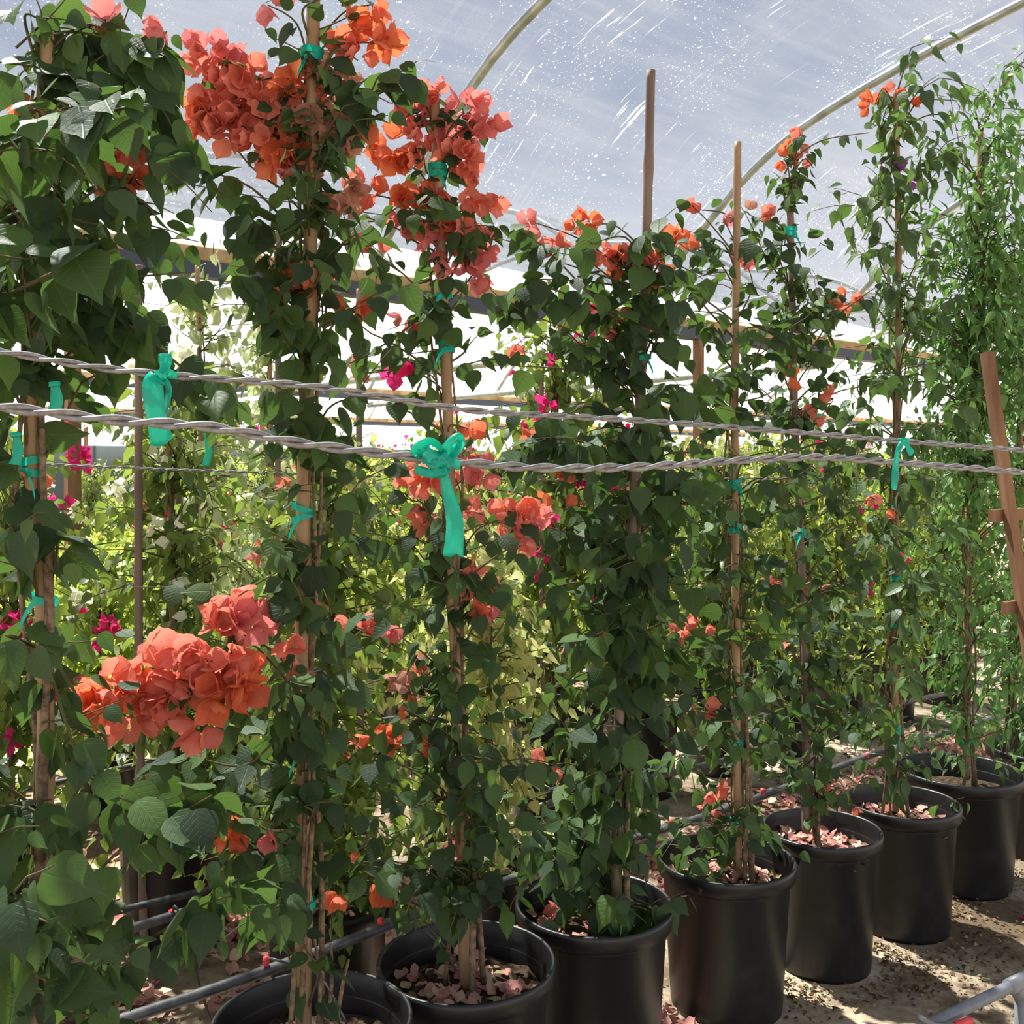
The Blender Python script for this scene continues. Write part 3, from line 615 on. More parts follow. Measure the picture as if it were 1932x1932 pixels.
for q in ((1095, 420, 28, 16, 4, 'orange'), (1025, 440, 10, 10, 1, 'rose'), (1045, 480, 22, 22, 4, 'coral'), (995, 412, 7, 7, 1, 'rose'), (1160, 480, 34, 18, 6, 'coral'), (1200, 495, 24, 14, 4, 'rose'), (1262, 462, 22, 16, 4, 'orange'),
          (1175, 500, 30, 14, 4, 'orange'), (1248, 522, 20, 18, 2, 'orange'), (1192, 605, 18, 26, 3, 'orange'), (1165, 625, 20, 12, 2, 'coral'), (965, 685, 10, 10, 1, 'coral'), (1012, 825, 24, 16, 3, 'orange'), (1050, 905, 12, 14, 2, 'orange'),
          (1055, 950, 16, 12, 2, 'orange'), (940, 970, 30, 22, 4, 'coral'), (1042, 1435, 20, 18, 2, 'coral'), (1120, 1180, 16, 10, 1, 'orange'), (1085, 1215, 12, 10, 1, 'faded'), (1055, 1710, 12, 8, 1, 'rose')): p.bloom(*q)
p.tie(1218, 675).done()

p = Plant('potted_bougainvillea', rowpos(2.506, 1.957), 'bougainvillea on the second bare-topped cane with coral pink blooms lower down', 'potted plant', 106, R=.212)
p.kk = 1.05
p.ls = .058
p.cane([at(1392, 1640, 3.11), at(1388, 1200, 3.11), at(1386, 800, 3.11), at(1392, 268, 3.11)], .0125).wind(4, 2.0, .008)
B(p, [(1340, 420, 45, 30, .5), (1420, 440, 40, 40, .4), (1300, 500, 50, 40, .6), (1390, 520, 70, 40, .6), (1320, 590, 70, 50, .8), (1400, 610, 80, 50, .8), (1330, 700, 80, 50, .8), (1420, 700, 80, 50, .7), (1390, 790, 100, 50, .8), (1400, 880, 100, 50, .8),
      (1380, 970, 90, 50, .9), (1440, 1040, 90, 50, .8), (1370, 1100, 90, 50, 1.), (1430, 1170, 100, 50, 1.1), (1350, 1220, 80, 50, .9), (1410, 1280, 80, 50, .8), (1340, 1330, 80, 50, .7), (1400, 1400, 80, 60, .8), (1310, 1440, 70, 50, .8), (1320, 1530, 80, 50, 1.),
      (1380, 1570, 80, 40, .9), (1290, 1600, 50, 40, .9), (1370, 1640, 40, 30, 1.1)])
for q in ((1285, 390, 12, 10, 1, 'coral'), (1305, 382, 8, 10, 1, 'coral'), (1412, 495, 14, 20, 3, 'rose'), (1290, 455, 20, 14, 2, 'orange'), (1330, 1175, 24, 14, 3, 'coral'), (1295, 1208, 24, 22, 4, 'coral'), (1330, 1333, 22, 14, 3, 'coral'), (1345, 1488, 14, 12, 2, 'coral'),
          (1352, 1520, 18, 18, 3, 'coral'), (1365, 410, 6, 6, 1, 'rose'), (1475, 720, 18, 16, 2, 'orange')): p.bloom(*q)
p.tie(1545, 1410, 920, 1000).done()

p = Plant('potted_bougainvillea', rowpos(2.96, 1.913), 'bushy bougainvillea with orange-tipped arching top shoots, fourth pot from the bare concrete end', 'potted plant', 107, R=.195)
p.root['label'] = 'bushy bougainvillea with an arching bud-tipped top shoot beside the second bare cane'
p.ls = .052
p.cane([at(1520, 1570, 3.37), at(1518, 1200, 3.37), at(1500, 800, 3.37), at(1490, 340, 3.37)], .012, 'bamboo_dark').wind(3, 2.2, .008)
B(p, [(1480, 370, 40, 40, .5), (1460, 430, 60, 40, .5), (1500, 490, 80, 40, .6), (1480, 560, 80, 50, .8), (1560, 600, 70, 50, .8), (1480, 650, 90, 50, .8), (1560, 710, 90, 50, .8), (1500, 790, 90, 50, .8), (1560, 870, 90, 50, .8), (1500, 950, 80, 50, .8),
      (1560, 1030, 80, 50, .8), (1500, 1100, 80, 50, .8), (1550, 1180, 80, 50, .7), (1510, 1260, 80, 50, .9), (1530, 1340, 90, 50, .9), (1500, 1420, 80, 50, .9), (1550, 1470, 50, 40, .7)])
p.branch([(1490, 420, 3.37), (1480, 330, 3.35), (1540, 270, 3.3), (1640, 250, 3.3)], .004, .35, .04)
p.branch([(1490, 400, 3.37), (1500, 300, 3.35), (1510, 250, 3.3)], .003, .5, .04)
for q in ((1512, 240, 9, 9, 1, 'coral'), (1478, 292, 20, 14, 4, 'orange'), (1535, 313, 9, 9, 1, 'rose'), (1450, 395, 12, 10, 2, 'coral'), (1412, 400, 8, 8, 1, 'faded'), (1500, 280, 14, 14, 3, 'faded'), (1596, 560, 18, 18, 3, 'orange'), (1572, 590, 18, 14, 3, 'coral'),
          (1505, 628, 18, 12, 2, 'faded'), (1540, 750, 18, 16, 2, 'coral'), (1533, 783, 20, 12, 2, 'coral'), (1455, 1110, 16, 10, 2, 'coral'), (1465, 1212, 12, 12, 1, 'coral'), (1645, 938, 7, 10, 1, 'coral'), (1675, 955, 12, 12, 1, 'orange'),
          (1463, 1372, 9, 9, 1, 'orange'), (1500, 1465, 10, 9, 1, 'coral'), (1545, 1485, 10, 10, 1, 'coral'), (1603, 1515, 18, 12, 2, 'coral'), (1530, 1110, 20, 12, 2, 'faded')): p.bloom(*q, size=.036)
p.tie(443, 1010).done()

p = Plant('potted_trumpet_vine', rowpos(3.42, 1.88), 'narrow climber with long pointed drooping leaves under a small teal tape tail', 'potted plant', 108, R=.2)
p.ls = .078; p.kk = 1.35; p.tpl = L_WIDELONG; p.leafmat = 'leaf_vine'
p.cane([at(1690, 1530, 3.64), at(1688, 1200, 3.64), at(1692, 1000, 3.64), at(1695, 500, 3.64), at(1690, 170, 3.64)], .011).wind(3, 2.5, .007)
B(p, [(1690, 110, 40, 20, 1.), (1700, 160, 60, 30, 1.2), (1690, 220, 70, 40, 1.2), (1720, 270, 80, 40, 1.4), (1690, 330, 80, 50, 1.6), (1680, 400, 80, 50, 1.6), (1680, 470, 80, 50, 1.8), (1680, 540, 80, 50, 1.6), (1690, 610, 80, 50, 1.5), (1700, 690, 90, 50, 1.4),
      (1690, 770, 100, 50, 1.3), (1690, 850, 90, 50, 1.3), (1690, 930, 90, 50, 1.2), (1700, 1010, 90, 50, 1.2), (1710, 1090, 80, 50, 1.2), (1690, 1180, 70, 50, 1.2), (1680, 1270, 80, 50, 1.3), (1660, 1350, 80, 50, 1.3), (1670, 1430, 60, 40, 1.3),
      (1745, 1510, 30, 14, 2.5), (1790, 200, 30, 50, .8)])
for q in ((1650, 192, 22, 14, 4, 'orange'), (1710, 195, 20, 18, 3, 'orange'), (1685, 180, 14, 8, 2, 'coral')): p.bloom(*q, size=.036)
for q in ((1685, 315, 12, 10, 2, 'purple'), (1672, 345, 12, 12, 2, 'purple'), (1718, 340, 12, 10, 2, 'purple')): p.bloom(*q, size=.034)
p.tie(1380, 1180, 1090, 1400).done()

p = Plant('potted_jasmine', rowpos(3.956, 1.93), 'tall bright green fine-leaved jasmine climber in the wide pot at right', 'potted plant', 109, R=.238, H=.45)
p.ls = .058; p.kk = 1.7; p.tpl = L_LONG; p.leafmat = 'leaf_fine'
p.cane([at(1823, 1470, 4.02), at(1826, 1000, 4.02), at(1840, 600, 4.02), at(1850, 250, 4.02)], .012).wind(3, 2.6, .007)
B(p, [(1895, 140, 40, 25, 1.2), (1880, 200, 50, 40, .9), (1850, 280, 80, 50, 1.), (1800, 300, 50, 50, .7), (1890, 350, 70, 60, 1.1), (1820, 400, 90, 50, 1.1), (1880, 450, 80, 60, 1.5), (1810, 500, 100, 50, 1.6), (1880, 550, 90, 60, 2.2), (1800, 600, 110, 50, 2.2),
      (1880, 650, 90, 60, 2.4), (1790, 700, 110, 50, 2.2), (1880, 760, 80, 60, 2.2), (1800, 800, 100, 50, 1.7), (1860, 870, 90, 50, 1.6), (1790, 900, 80, 60, 1.3), (1850, 970, 80, 60, 1.3), (1800, 1050, 80, 60, 1.4), (1850, 1130, 80, 60, 1.3), (1800, 1210, 80, 50, 1.2),
      (1830, 1290, 70, 50, 1.3), (1810, 1370, 70, 50, 1.2), (1850, 1430, 40, 30, 1.)])
for k, (x0, y0) in enumerate(((1895, 120), (1840, 330), (1790, 170), (1925, 250))):
    p.branch([(1845, 560, 4.02), ((1845+x0)/2+8, (560+y0)/2, 4.), (x0, y0, 4.)], .003, .9, .05)
p.tie(1400, 700).done()

p = Plant('potted_jasmine', rowpos(4.54, 1.85), 'jasmine climber in the black pot cut by the right edge of the frame', 'potted plant', 110, R=.23, H=.45)
p.ls = .058; p.kk = 1.6; p.tpl = L_LONG; p.leafmat = 'leaf_fine'
c_ = uv(4.54, 1.85)
p.cane([(c_[0]-.15, c_[1], .3), (c_[0]-.1, c_[1], 1.2), (c_[0]-.1, c_[1], 2.4)], .012).wind(2, 2.2)
dd_ = c_[1]
B(p, [(1940, y_, 80, 60, 1.4) for y_ in range(480, 1380, 80)])
p.tie(1300).done()
p = Plant('potted_jasmine', rowpos(5.1, 1.9), 'fine-leaved climber beyond the right-edge pot, mostly hidden', 'potted plant', 111, R=.22, H=.45)
p.ls = .055; p.tpl = L_LONG; p.leafmat = 'leaf_fine'; c_ = uv(5.1, 1.9)
p.cane([(c_[0], c_[1], .3), (c_[0], c_[1], 1.2), (c_[0], c_[1], 2.3)], .012).wind(1, 2.2)
B(p, [(1990, y_, 90, 70, 1.2) for y_ in range(500, 1350, 110)])
p.done()

# ---------------------------------------------------------------- plants behind, copied from a few kinds
def bg_plant(name, seed, height, rad, leafmat, tpl, ls, n, fl=None, nfl=0, cane=True, R=.2, H=.42, pot='pot', low=.02, column=True, fs=.036):
    rng = np.random.default_rng(seed); root = empty(name, (0, 0, 0))
    pot_mb(R, H, 32).build('pot', M[pot], root); soil_mb(R, H, rng).build('soil', M['soil'], root)
    lv = []; tw = MB(); tips = []
    if cane: stake_mb([(0, 0, H-.12), (.01, .0, height*.6), (rng.normal(0, .02), 0, height*1.02)], .011, rng, 8).build('cane', M['bamboo'], root)
    for k in range(2):
        P = [(.02*math.cos(z*3+k*3)+.01, .02*math.sin(z*3+k*3), z) for z in np.linspace(H-.1, height*.9, 20)]; tw.tube(P, np.linspace(.008, .003, 20), 6)
    for i in range(n):
        f = rng.random(); z0 = H-.02+low+(height-H)*f**.85
        rr = rad*(1.1-.5*f)*rng.uniform(.5, 1.25) if column else rad*math.sin(math.pi*min(.95, .25+f*.7))*rng.uniform(.6, 1.2)
        P = shoot(rng, (0, 0, z0-.08*rng.random()), rng.uniform(0, 6.28), rr, rng.uniform(.1, 1.1), .09, ls*.62)
        tw.tube(P, np.linspace(.0028, .001, len(P)), 4); leaves_on(P, rng, lv, ls, skip=1); tips.append(P[-1])
    tw.build('twigs', M['twig'], root)
    b = MB(); put_leaves(b, tpl, [x[0] for x in lv], [x[1] for x in lv], [x[2] for x in lv], [x[3] for x in lv], rng); b.build('foliage', M[leafmat], root)
    if fl:
        tips = [t_ for t_ in tips if t_[2] > height*.45]
        for i in range(min(nfl, len(tips))):
            b = MB(); flowers(b, tips[int(rng.integers(0, len(tips)))], .05, int(rng.integers(2, 8)), rng, fs, True); b.build('flower_cluster', M[fl], root)
    return root
def copy_tree(o, loc, rz, sc):
    r = o.copy(); C.objects.link(r); r.location = loc; r.rotation_euler = (0, 0, rz); r.scale = (sc, sc, sc)
    for ch in o.children:
        c = ch.copy(); C.objects.link(c); c.parent = r
    return r
K = {}
K['green'] = bg_plant('potted_bougainvillea', 1, 1.75, .42, 'leaf_mid', L_LOW, .056, 190)
K['magenta'] = bg_plant('potted_bougainvillea', 2, 1.8, .42, 'leaf_mid', L_LOW, .054, 165, 'magenta', 22)
K['varieg'] = bg_plant('potted_bougainvillea', 3, 1.65, .42, 'leaf_varieg', L_LOW, .058, 150)
K['white'] = bg_plant('potted_bougainvillea', 4, 1.9, .40, 'leaf_mid', L_LOW, .052, 165, 'white', 16)
K['light'] = bg_plant('potted_shrub', 5, 1.1, .50, 'leaf_light', L_LOW, .055, 170, None, 0, False, column=False)
K['light2'] = bg_plant('potted_shrub', 6, .95, .50, 'leaf_light', L_LONGLOW, .08, 180, None, 0, False, column=False)
K['coral'] = bg_plant('potted_bougainvillea', 7, 1.7, .42, 'leaf_mid', L_LOW, .056, 165, 'coral', 10)
K['fine'] = bg_plant('potted_jasmine', 8, 1.75, .44, 'leaf_light', L_LONGLOW, .08, 220)
K['pale'] = bg_plant('potted_bougainvillea', 9, 2.1, .34, 'leaf_pale', L_LOW, .05, 110)
LOOK = {'green': 'leafy green bougainvillea', 'magenta': 'magenta-flowering bougainvillea', 'varieg': 'yellow-variegated bougainvillea', 'white': 'white-flowering bougainvillea', 'light': 'bright green rounded shrub',
        'light2': 'low long-leaved bright green shrub', 'coral': 'coral-flowering bougainvillea', 'fine': 'light green fine-leaved climber', 'pale': 'tall pale cream-leaved bougainvillea'}
CAT = 'potted plant'
used = set(); rg = random.Random(5)
def place(kind, u, v, label=None, group=None, sc=1., rz=None):
    loc = tuple(uv(u, v)); rz = rg.uniform(0, 6.28) if rz is None else rz
    if kind not in used:
        used.add(kind); o = K[kind]; o.location = loc; o.rotation_euler = (0, 0, rz); o.scale = (sc,)*3
    else: o = copy_tree(K[kind], loc, rz, sc)
    tag(o, label, CAT, group); return o
place('coral', 1.48, 2.60, 'coral-flowering bougainvillea in the dark pot behind the tallest front climber', 'second row of potted plants', .95)
place('varieg', 2.10, 2.62, 'cream-variegated bougainvillea in the second-row pot behind the petal-filled pot', 'second row of potted plants', .85)
ROW3 = [(-.35, 'green'), (.25, 'green'), (.85, 'magenta'), (1.38, 'white'), (1.98, 'varieg'), (2.6, 'varieg'), (3.2, 'magenta'), (3.8, 'magenta'), (4.4, 'green'), (5.0, 'fine'), (5.6, 'magenta'), (6.2, 'fine'), (6.9, 'green')]
for i, (u, k) in enumerate(ROW3):
    place(k, u, 3.5, '%s in the third row, %s' % (LOOK[k], ['out at far left', 'left of the dark pot pair', 'in the leftmost dark pot', 'in the big black pot at lower left', 'in the ringed pot behind the coral spray', 'left of centre behind the teal knot',
          'behind the dense dark climber', 'behind the petal-strewn ground', 'behind the second bare cane', 'behind the arching top shoot', 'behind the long-leaved climber', 'behind the wide pot', 'at the far right'][i]), 'third row of potted plants', 1.27 if i == 6 else rg.uniform(.93, 1.05))
place('pale', 1.85, 4.4, 'tall pale cream-leaved bougainvillea rising above the wires left of the tall coral climber', 'fourth row of potted plants', 1.2)
place('pale', 2.2, 4.4, 'pale cream-leaved bougainvillea just behind the tall coral climber', 'fourth row of potted plants', 1.12)
place('magenta', 2.2, 5.2, 'taller magenta bougainvillea beside the pale-leaved ones', 'fourth row of potted plants', 1.12)
rowkinds = {4: ['magenta', 'green', 'light', 'pale', 'magenta', 'varieg', 'green', 'coral'], 5: ['light', 'white', 'green', 'magenta', 'fine'], 6: ['light2', 'light', 'green', 'light'], 7: ['light', 'light2', 'fine', 'magenta']}
ordn = {4: 'fourth', 5: 'fifth', 6: 'sixth', 7: 'seventh', 8: 'eighth', 9: 'ninth', 10: 'tenth', 11: 'eleventh'}
for r_, v_ in ((4, 4.95), (5, 5.75), (6, 7.2), (7, 8.2), (8, 9.6), (9, 11.2), (10, 13.2), (11, 15.5)):
    ks = rowkinds.get(r_, ['light', 'green', 'light2', 'fine', 'white', 'magenta'])
    umax = {4: 11, 5: 12, 6: 13, 7: 14, 8: 15, 9: 16, 10: 18, 11: 20}[r_]
    u = -.9*v_*.30; u0 = v_*.38-1.3-(.3*v_*.5)
    u = u0
    while u < umax:
        k = rg.choice(ks)
        if u < v_*.62 and r_ >= 4 and r_ <= 7: k = rg.choice(['light', 'light2', 'light', 'white' if r_ < 6 else 'light2'])
        if u > v_*.95 and k in ('light', 'light2'): k = rg.choice(['fine', 'green', 'magenta'])
        q_ = uv(u, v_); px_ = 966+F*q_[0]/q_[1]
        if px_ < -180 or px_ > 2080: u += .6; continue
        if any(o.parent is None and o.name.startswith('potted_') and 'label' in o and (o.location.x-q_[0])**2+(o.location.y-q_[1])**2 < .2 for o in C.objects): u += .3; continue
        side = 'toward the left' if u < v_*.6 else ('near the middle' if u < v_*1.0 else ('right of the middle' if u < v_*1.5 else 'far along to the right'))
        place(k, u+rg.uniform(-.08, .08), v_+rg.uniform(-.12, .12), '%s in the %s row back, %s' % (LOOK[k], ordn[r_], side), '%s row of potted plants' % ordn[r_], rg.uniform(.85, 1.12))
        u += rg.uniform(.52, .72)*(1 if r_ < 8 else 1.25)
for k in K:
    if k not in used: place(k, 3., 4.9, LOOK[k]+' in the fourth row', 'fourth row of potted plants')

# ---------------------------------------------------------------- wires and tape
def wire(px, name_label, r, pitch=.034):
    P = spline([at(*q) for q in px], 420); L = np.concatenate([[0], np.cumsum(np.linalg.norm(np.diff(P, axis=0), axis=1))])
    b = MB()
    T = unit(np.gradient(P, axis=0)); A = unit(np.cross(T, (0, 0, 1.))); Bv = np.cross(A, T)
    for k in (0, math.pi):
        ph = L/pitch*2*math.pi*.5+k
        b.tube(P+r*.95*(np.cos(ph)[:, None]*A+np.sin(ph)[:, None]*Bv), r, 7)
    o = b.build('twisted_wire', M['wire']); tag(o, name_label, 'wire', 'twisted wires'); return P
WA = [(-300, 740, .66), (0, 768, .74), (220, 793, .78), (400, 806, .80), (560, 835, .83), (780, 862, .87), (1000, 882, .93), (1200, 881, .98), (1400, 868, 1.05), (1550, 863, 1.10), (1700, 873, 1.17), (1932, 891, 1.27), (2250, 915, 1.45)]
WB = [(-300, 620, .84), (0, 663, .93), (150, 688, .96), (300, 706, .98), (560, 726, 1.02), (700, 745, 1.05), (900, 775, 1.10), (1200, 793, 1.18), (1500, 815, 1.28), (1700, 832, 1.36), (1932, 850, 1.46), (2250, 878, 1.65)]
wire(WA, 'thick twisted galvanised wire with the teal knot, nearest to the viewer', .0024)
wire(WB, 'upper twisted galvanised wire from which the looped teal tape hangs', .0021)
wire([(-300, 855, 2.6), (0, 872, 2.8), (500, 892, 3.1), (1000, 905, 3.6), (1500, 902, 4.2), (1932, 905, 5.)], 'thin wire low behind the first climbers', .0022)
def ribbon(b, pts, w, twist=(0, 0), jag=0, seed=0):
    P = spline([at(*q) for q in pts], 24); T = unit(np.gradient(P, axis=0)); rng = np.random.default_rng(seed)
    V = []
    for i, q in enumerate(P):
        f = i/23; a_ = twist[0]+(twist[1]-twist[0])*f
        s_ = unit(np.cross(T[i], (0, 1., 0))); n_ = np.cross(T[i], s_); d = math.cos(a_)*s_+math.sin(a_)*n_
        ww = w[0]+(w[1]-w[0])*f
        for t_ in (-.5, -.17, .17, .5): V.append(q+d*ww*t_+n_*.0016*math.cos(t_*9+f*11)+T[i]*(jag*rng.uniform(-1, 1) if i == 23 else 0))
    b.add(V, [(4*i+j, 4*i+j+1, 4*i+j+5, 4*i+j+4) for i in range(23) for j in range(3)])
def ring_tape(b, c, rx, rz, w, tilt):
    n = 28; V = []
    for j in range(n):
        a_ = j*6.2832/n; q = np.array(c)+np.array([rx*math.cos(a_), rx*.8*math.sin(a_), rz*math.cos(a_)*tilt])
        for s_ in (-.5, 0, .5): V.append(q+np.array([0, (.25-abs(s_))*.004, w*s_]))
    b.add(V, [(3*j+k, 3*((j+1) % n)+k, 3*((j+1) % n)+k+1, 3*j+k+1) for j in range(n) for k in range(2)])
t_ = empty('tie_tape', tuple(at(830, 862, .88))); tag(t_, 'knotted teal plastic tape with a long twisted tail on the nearest wire', 'plastic tape')
def tpart(mb, name, par=None):
    o = mb.build(name, M['tape'], par or t_, solid=.0005); o.location = -Vector(t_.location); return o
b = MB(); ribbon(b, [(832, 878, .865), (845, 930, .862), (858, 985, .86), (855, 1048, .86)], (.011, .017), (.9, -.1), .002, 1); tpart(b, 'tail')
b = MB(); ribbon(b, [(800, 858, .875), (785, 848, .865), (812, 834, .862), (835, 850, .87)], (.010, .012), (.3, 1.2), 0, 2); ribbon(b, [(838, 868, .868), (843, 845, .862), (864, 826, .862), (866, 840, .866), (846, 868, .87)], (.008, .011), (.1, .6), 0, 3)
ribbon(b, [(848, 882, .862), (820, 893, .86), (783, 886, .866)], (.008, .008), (.4, -.3), .001, 4); tpart(b, 'loop')
b = MB()
for k in range(4): ring_tape(b, at(818+k*9, 862+k*3, .875), .0095+.001*(k % 2), .004, .008, .6-.5*k)
ribbon(b, [(800, 852, .864), (822, 866, .86), (846, 884, .862)], (.012, .010), (.2, .5), 0, 5); ribbon(b, [(846, 858, .86), (828, 872, .858), (806, 872, .864)], (.010, .008), (-.2, .5), 0, 6); tpart(b, 'knot')
t_ = empty('tie_tape', tuple(at(310, 705, .98))); tag(t_, 'looped teal plastic tape with torn lower end hanging from the upper wire', 'plastic tape')
b = MB(); ribbon(b, [(298, 712, .968), (288, 725, .965), (293, 775, .966), (306, 834, .968)], (.019, .021), (.15, -.1), .005, 7)
ribbon(b, [(300, 716, .972), (318, 730, .975), (312, 780, .978), (302, 815, .975)], (.010, .008), (.5, 1.), .004, 8); tpart(b, 'tail')
b = MB(); ribbon(b, [(308, 705, .966), (312, 690, .968), (311, 667, .97)], (.008, .014), (.1, -.1), .001, 9); tpart(b, 'loop')
b = MB(); [ring_tape(b, at(306+k*7, 705+k, .98), .007, .003, .007, .5-.4*k) for k in range(3)]; ribbon(b, [(296, 716, .97), (312, 704, .968), (326, 708, .972)], (.010, .008), (0, .3), 0, 10); tpart(b, 'knot')
t_ = empty('tie_tape', tuple(at(1702, 832, 1.36))); tag(t_, 'small teal tape with two narrow tails on the upper wire at right', 'plastic tape')
b = MB(); ribbon(b, [(1702, 835, 1.15), (1693, 855, 1.15), (1689, 890, 1.15), (1687, 924, 1.15)], (.005, .0075), (.2, 0), .001, 11); ribbon(b, [(1704, 832, 1.34), (1714, 845, 1.34), (1721, 858, 1.34)], (.004, .009), (.3, 0), .001, 12); tpart(b, 'tail')
b = MB(); [ring_tape(b, at(1700+k*5, 831, 1.36), .007, .002, .006, .4-.5*k) for k in range(2)]; tpart(b, 'knot')
for px, py, d, s_, lb in ((103, 755, 1.5, .016, 'small teal tape scrap among the large leaves at left'), (390, 850, 2.6, .016, 'small teal tape tail hanging behind the wires left of the tall cane'), (30, 850, 1.6, .014, 'teal tape wrapped on the leftmost cane at wire height')):
    t_ = empty('tie_tape', tuple(at(px, py, d))); tag(t_, lb, 'plastic tape')
    b = MB(); ribbon(b, [(px, py-30, d), (px+4, py, d), (px-2, py+28, d)], (s_, s_*1.2), (.3, -.4), .002, int(px)); tpart(b, 'tail')
    b = MB(); ring_tape(b, at(px, py-30, d), .008, .003, .007, .3); tpart(b, 'knot')

# ---------------------------------------------------------------- drip lines
def hose(v, z, u0, u1, r, label, ems=(), seed=0, mat='hose'):
    t_ = empty('drip_hose', tuple(uv(u0, v, z))); tag(t_, label, 'hose', 'black drip hoses along the rows'); rng = np.random.default_rng(seed)
    n = int((u1-u0)*8); P = [uv(u_, v+.012*math.sin(u_*2.3+seed), z+.012*math.sin(u_*3.1+seed*2)) for u_ in np.linspace(u0, u1, n)]
    b = MB(); b.tube(P, r, 10); o = b.build('tube', M[mat], t_); o.location = -Vector(t_.location)
    for (eu, ev, ez) in ems:
        q = uv(eu, v, z+r)
        b = MB(); b.lathe([(0, .012), (.007, .010), (.009, .002), (.007, -.008), (.004, -.014), (0, -.014)], 12, tuple(q+np.array([0, -.012, .004]))); o = b.build('emitter', M['red'], t_); o.location = -Vector(t_.location)
        b = MB(); b.tube(spline([q, q+np.array([.03, -.04, .02]), uv(eu+.08, (v+ev)/2, ez+.08), uv(eu+.10, ev, ez)], 20), .0032, 6); b.build('feeder_tube', M['hose'], o)
hose(2.22, .46, -1.5, 7.5, .0135, 'black drip hose with red fittings running just behind the front pots', [(.62, 2.05, .37), (1.10, 2.02, .37), (1.42, 2.0, .37), (2.0, 2.05, .37), (2.55, 2.05, .38), (3.75, 2.02, .38), (3.05, 2.05, .38)], 1)
hose(2.86, .35, -1.5, 1.5, .0135, 'black drip hose above the pink petals left of the grey pot', [(1.12, 2.80, .02)], 2)
hose(2.75, .40, 2.4, 8.5, .0135, 'black drip hose crossing the petal-strewn ground behind the right pots', [(3.9, 2.6, .05)], 3)
hose(4.05, .46, -1., 9, .013, 'black drip hose behind the big black pot at lower left', [(1.6, 3.9, .2)], 4)
hose(5.35, .46, -1., 10, .013, 'black drip hose between the fourth and fifth rows', [], 5)
hose(3.1, .30, -1., 3.3, .011, 'lower black drip hose in front of the third row', [], 6)
# pipe at the lower right corner
t_ = empty('pipe_riser', tuple(at(1925, 1850, 2.25))); tag(t_, 'grey pipe elbow with red-tipped dripper in the lower right corner', 'pipe')
def lp(mb, nm, mat):
    o = mb.build(nm, M[mat], t_); o.location = -Vector(t_.location); return o
a_, b_ = at(1690, 1965, 2.05), at(1925, 1852, 2.25); q_ = b_+(b_-a_)*1.2
b = MB(); b.tube([a_, b_, q_], .0125, 14); lp(b, 'rail', 'pvc')
b = MB(); b.tube([b_+np.array([0, 0, .004]), np.array([b_[0], b_[1], 0.])], .0125, 14); lp(b, 'upright', 'pvc')
b = MB(); b.tube([b_-(b_-a_)*.10, b_+(b_-a_)*.10], .0165, 14); b.tube([b_, b_-np.array([0, 0, .035])], .0165, 14); lp(b, 'tee_fitting', 'pvc')
b = MB(); c_ = at(1822, 1925, 2.12); b.tube([c_+np.array([-.03, -.02, 0]), c_+np.array([.01, 0, 0])], .008, 10); lp(b, 'red_tip', 'red')
b = MB(); b.tube(spline([c_+np.array([-.03, -.02, 0]), c_+np.array([-.08, -.04, .012]), at(1735, 1918, 2.0)], 12), .005, 8); lp(b, 'dripper', 'pvc')
# leaning wooden trellis at right
t_ = empty('wooden_trellis', tuple(at(2080, 2200, 2.4)*np.array([1, 1, 0]))); tag(t_, 'leaning reddish wooden trellis at the right edge among the jasmine', 'trellis')
a_, b_ = at(1862, 665, 2.35), at(1945, 1250, 2.3); foot = a_+(b_-a_)*(a_[2]/(a_[2]-b_[2]))
off = np.array([.42, .30, .0])
for k in (0, 1):
    b = MB(); b.box(foot+off*k, a_+off*k, .020, .032, up=(0, 1, 0)); o = b.build('upright', M['stake_wood'], t_, smooth=False); o.location = -Vector(t_.location)
for z_ in (1.54, 1.33, .75):
    f_ = (a_[2]-z_)/(a_[2]-foot[2]); c_ = a_+(foot-a_)*f_+np.array([0, .024, 0])
    b = MB(); b.box(c_-off*.12, c_+off*1.12, .012, .028); o = b.build('slat', M['stake_wood'], t_, smooth=False); o.location = -Vector(t_.location)
t_ = empty('cane_stake', tuple(at(678, 560, 4.)*np.array([1, 1, 0]))); 
bpy.data.objects.remove(t_)
for px, y0, d, r_, lb in ((678, 545, 3.9, .013, 'plain pale cane standing behind and right of the tall coral climber'), (525, 405, 3.6, .011, 'thin grey cane tip rising left of the tall coral climber'), (1022, 700, 4.6, .012, 'thin cane behind and left of the dense dark climber'),
                          (338, 700, 3.7, .013, 'brown cane left of the coral spray, behind the leafy branch'), (262, 500, 3.4, .014, 'dark cane right of the leftmost climber')):
    top = at(px, y0, d); b = stake_mb([(top[0]+.02, d, 0), (top[0], d, 1.), tuple(top)], r_, np.random.default_rng(int(px)))
    tag(b.build('bamboo_cane', M['bamboo_dark']), lb, 'cane', 'canes between the rows')

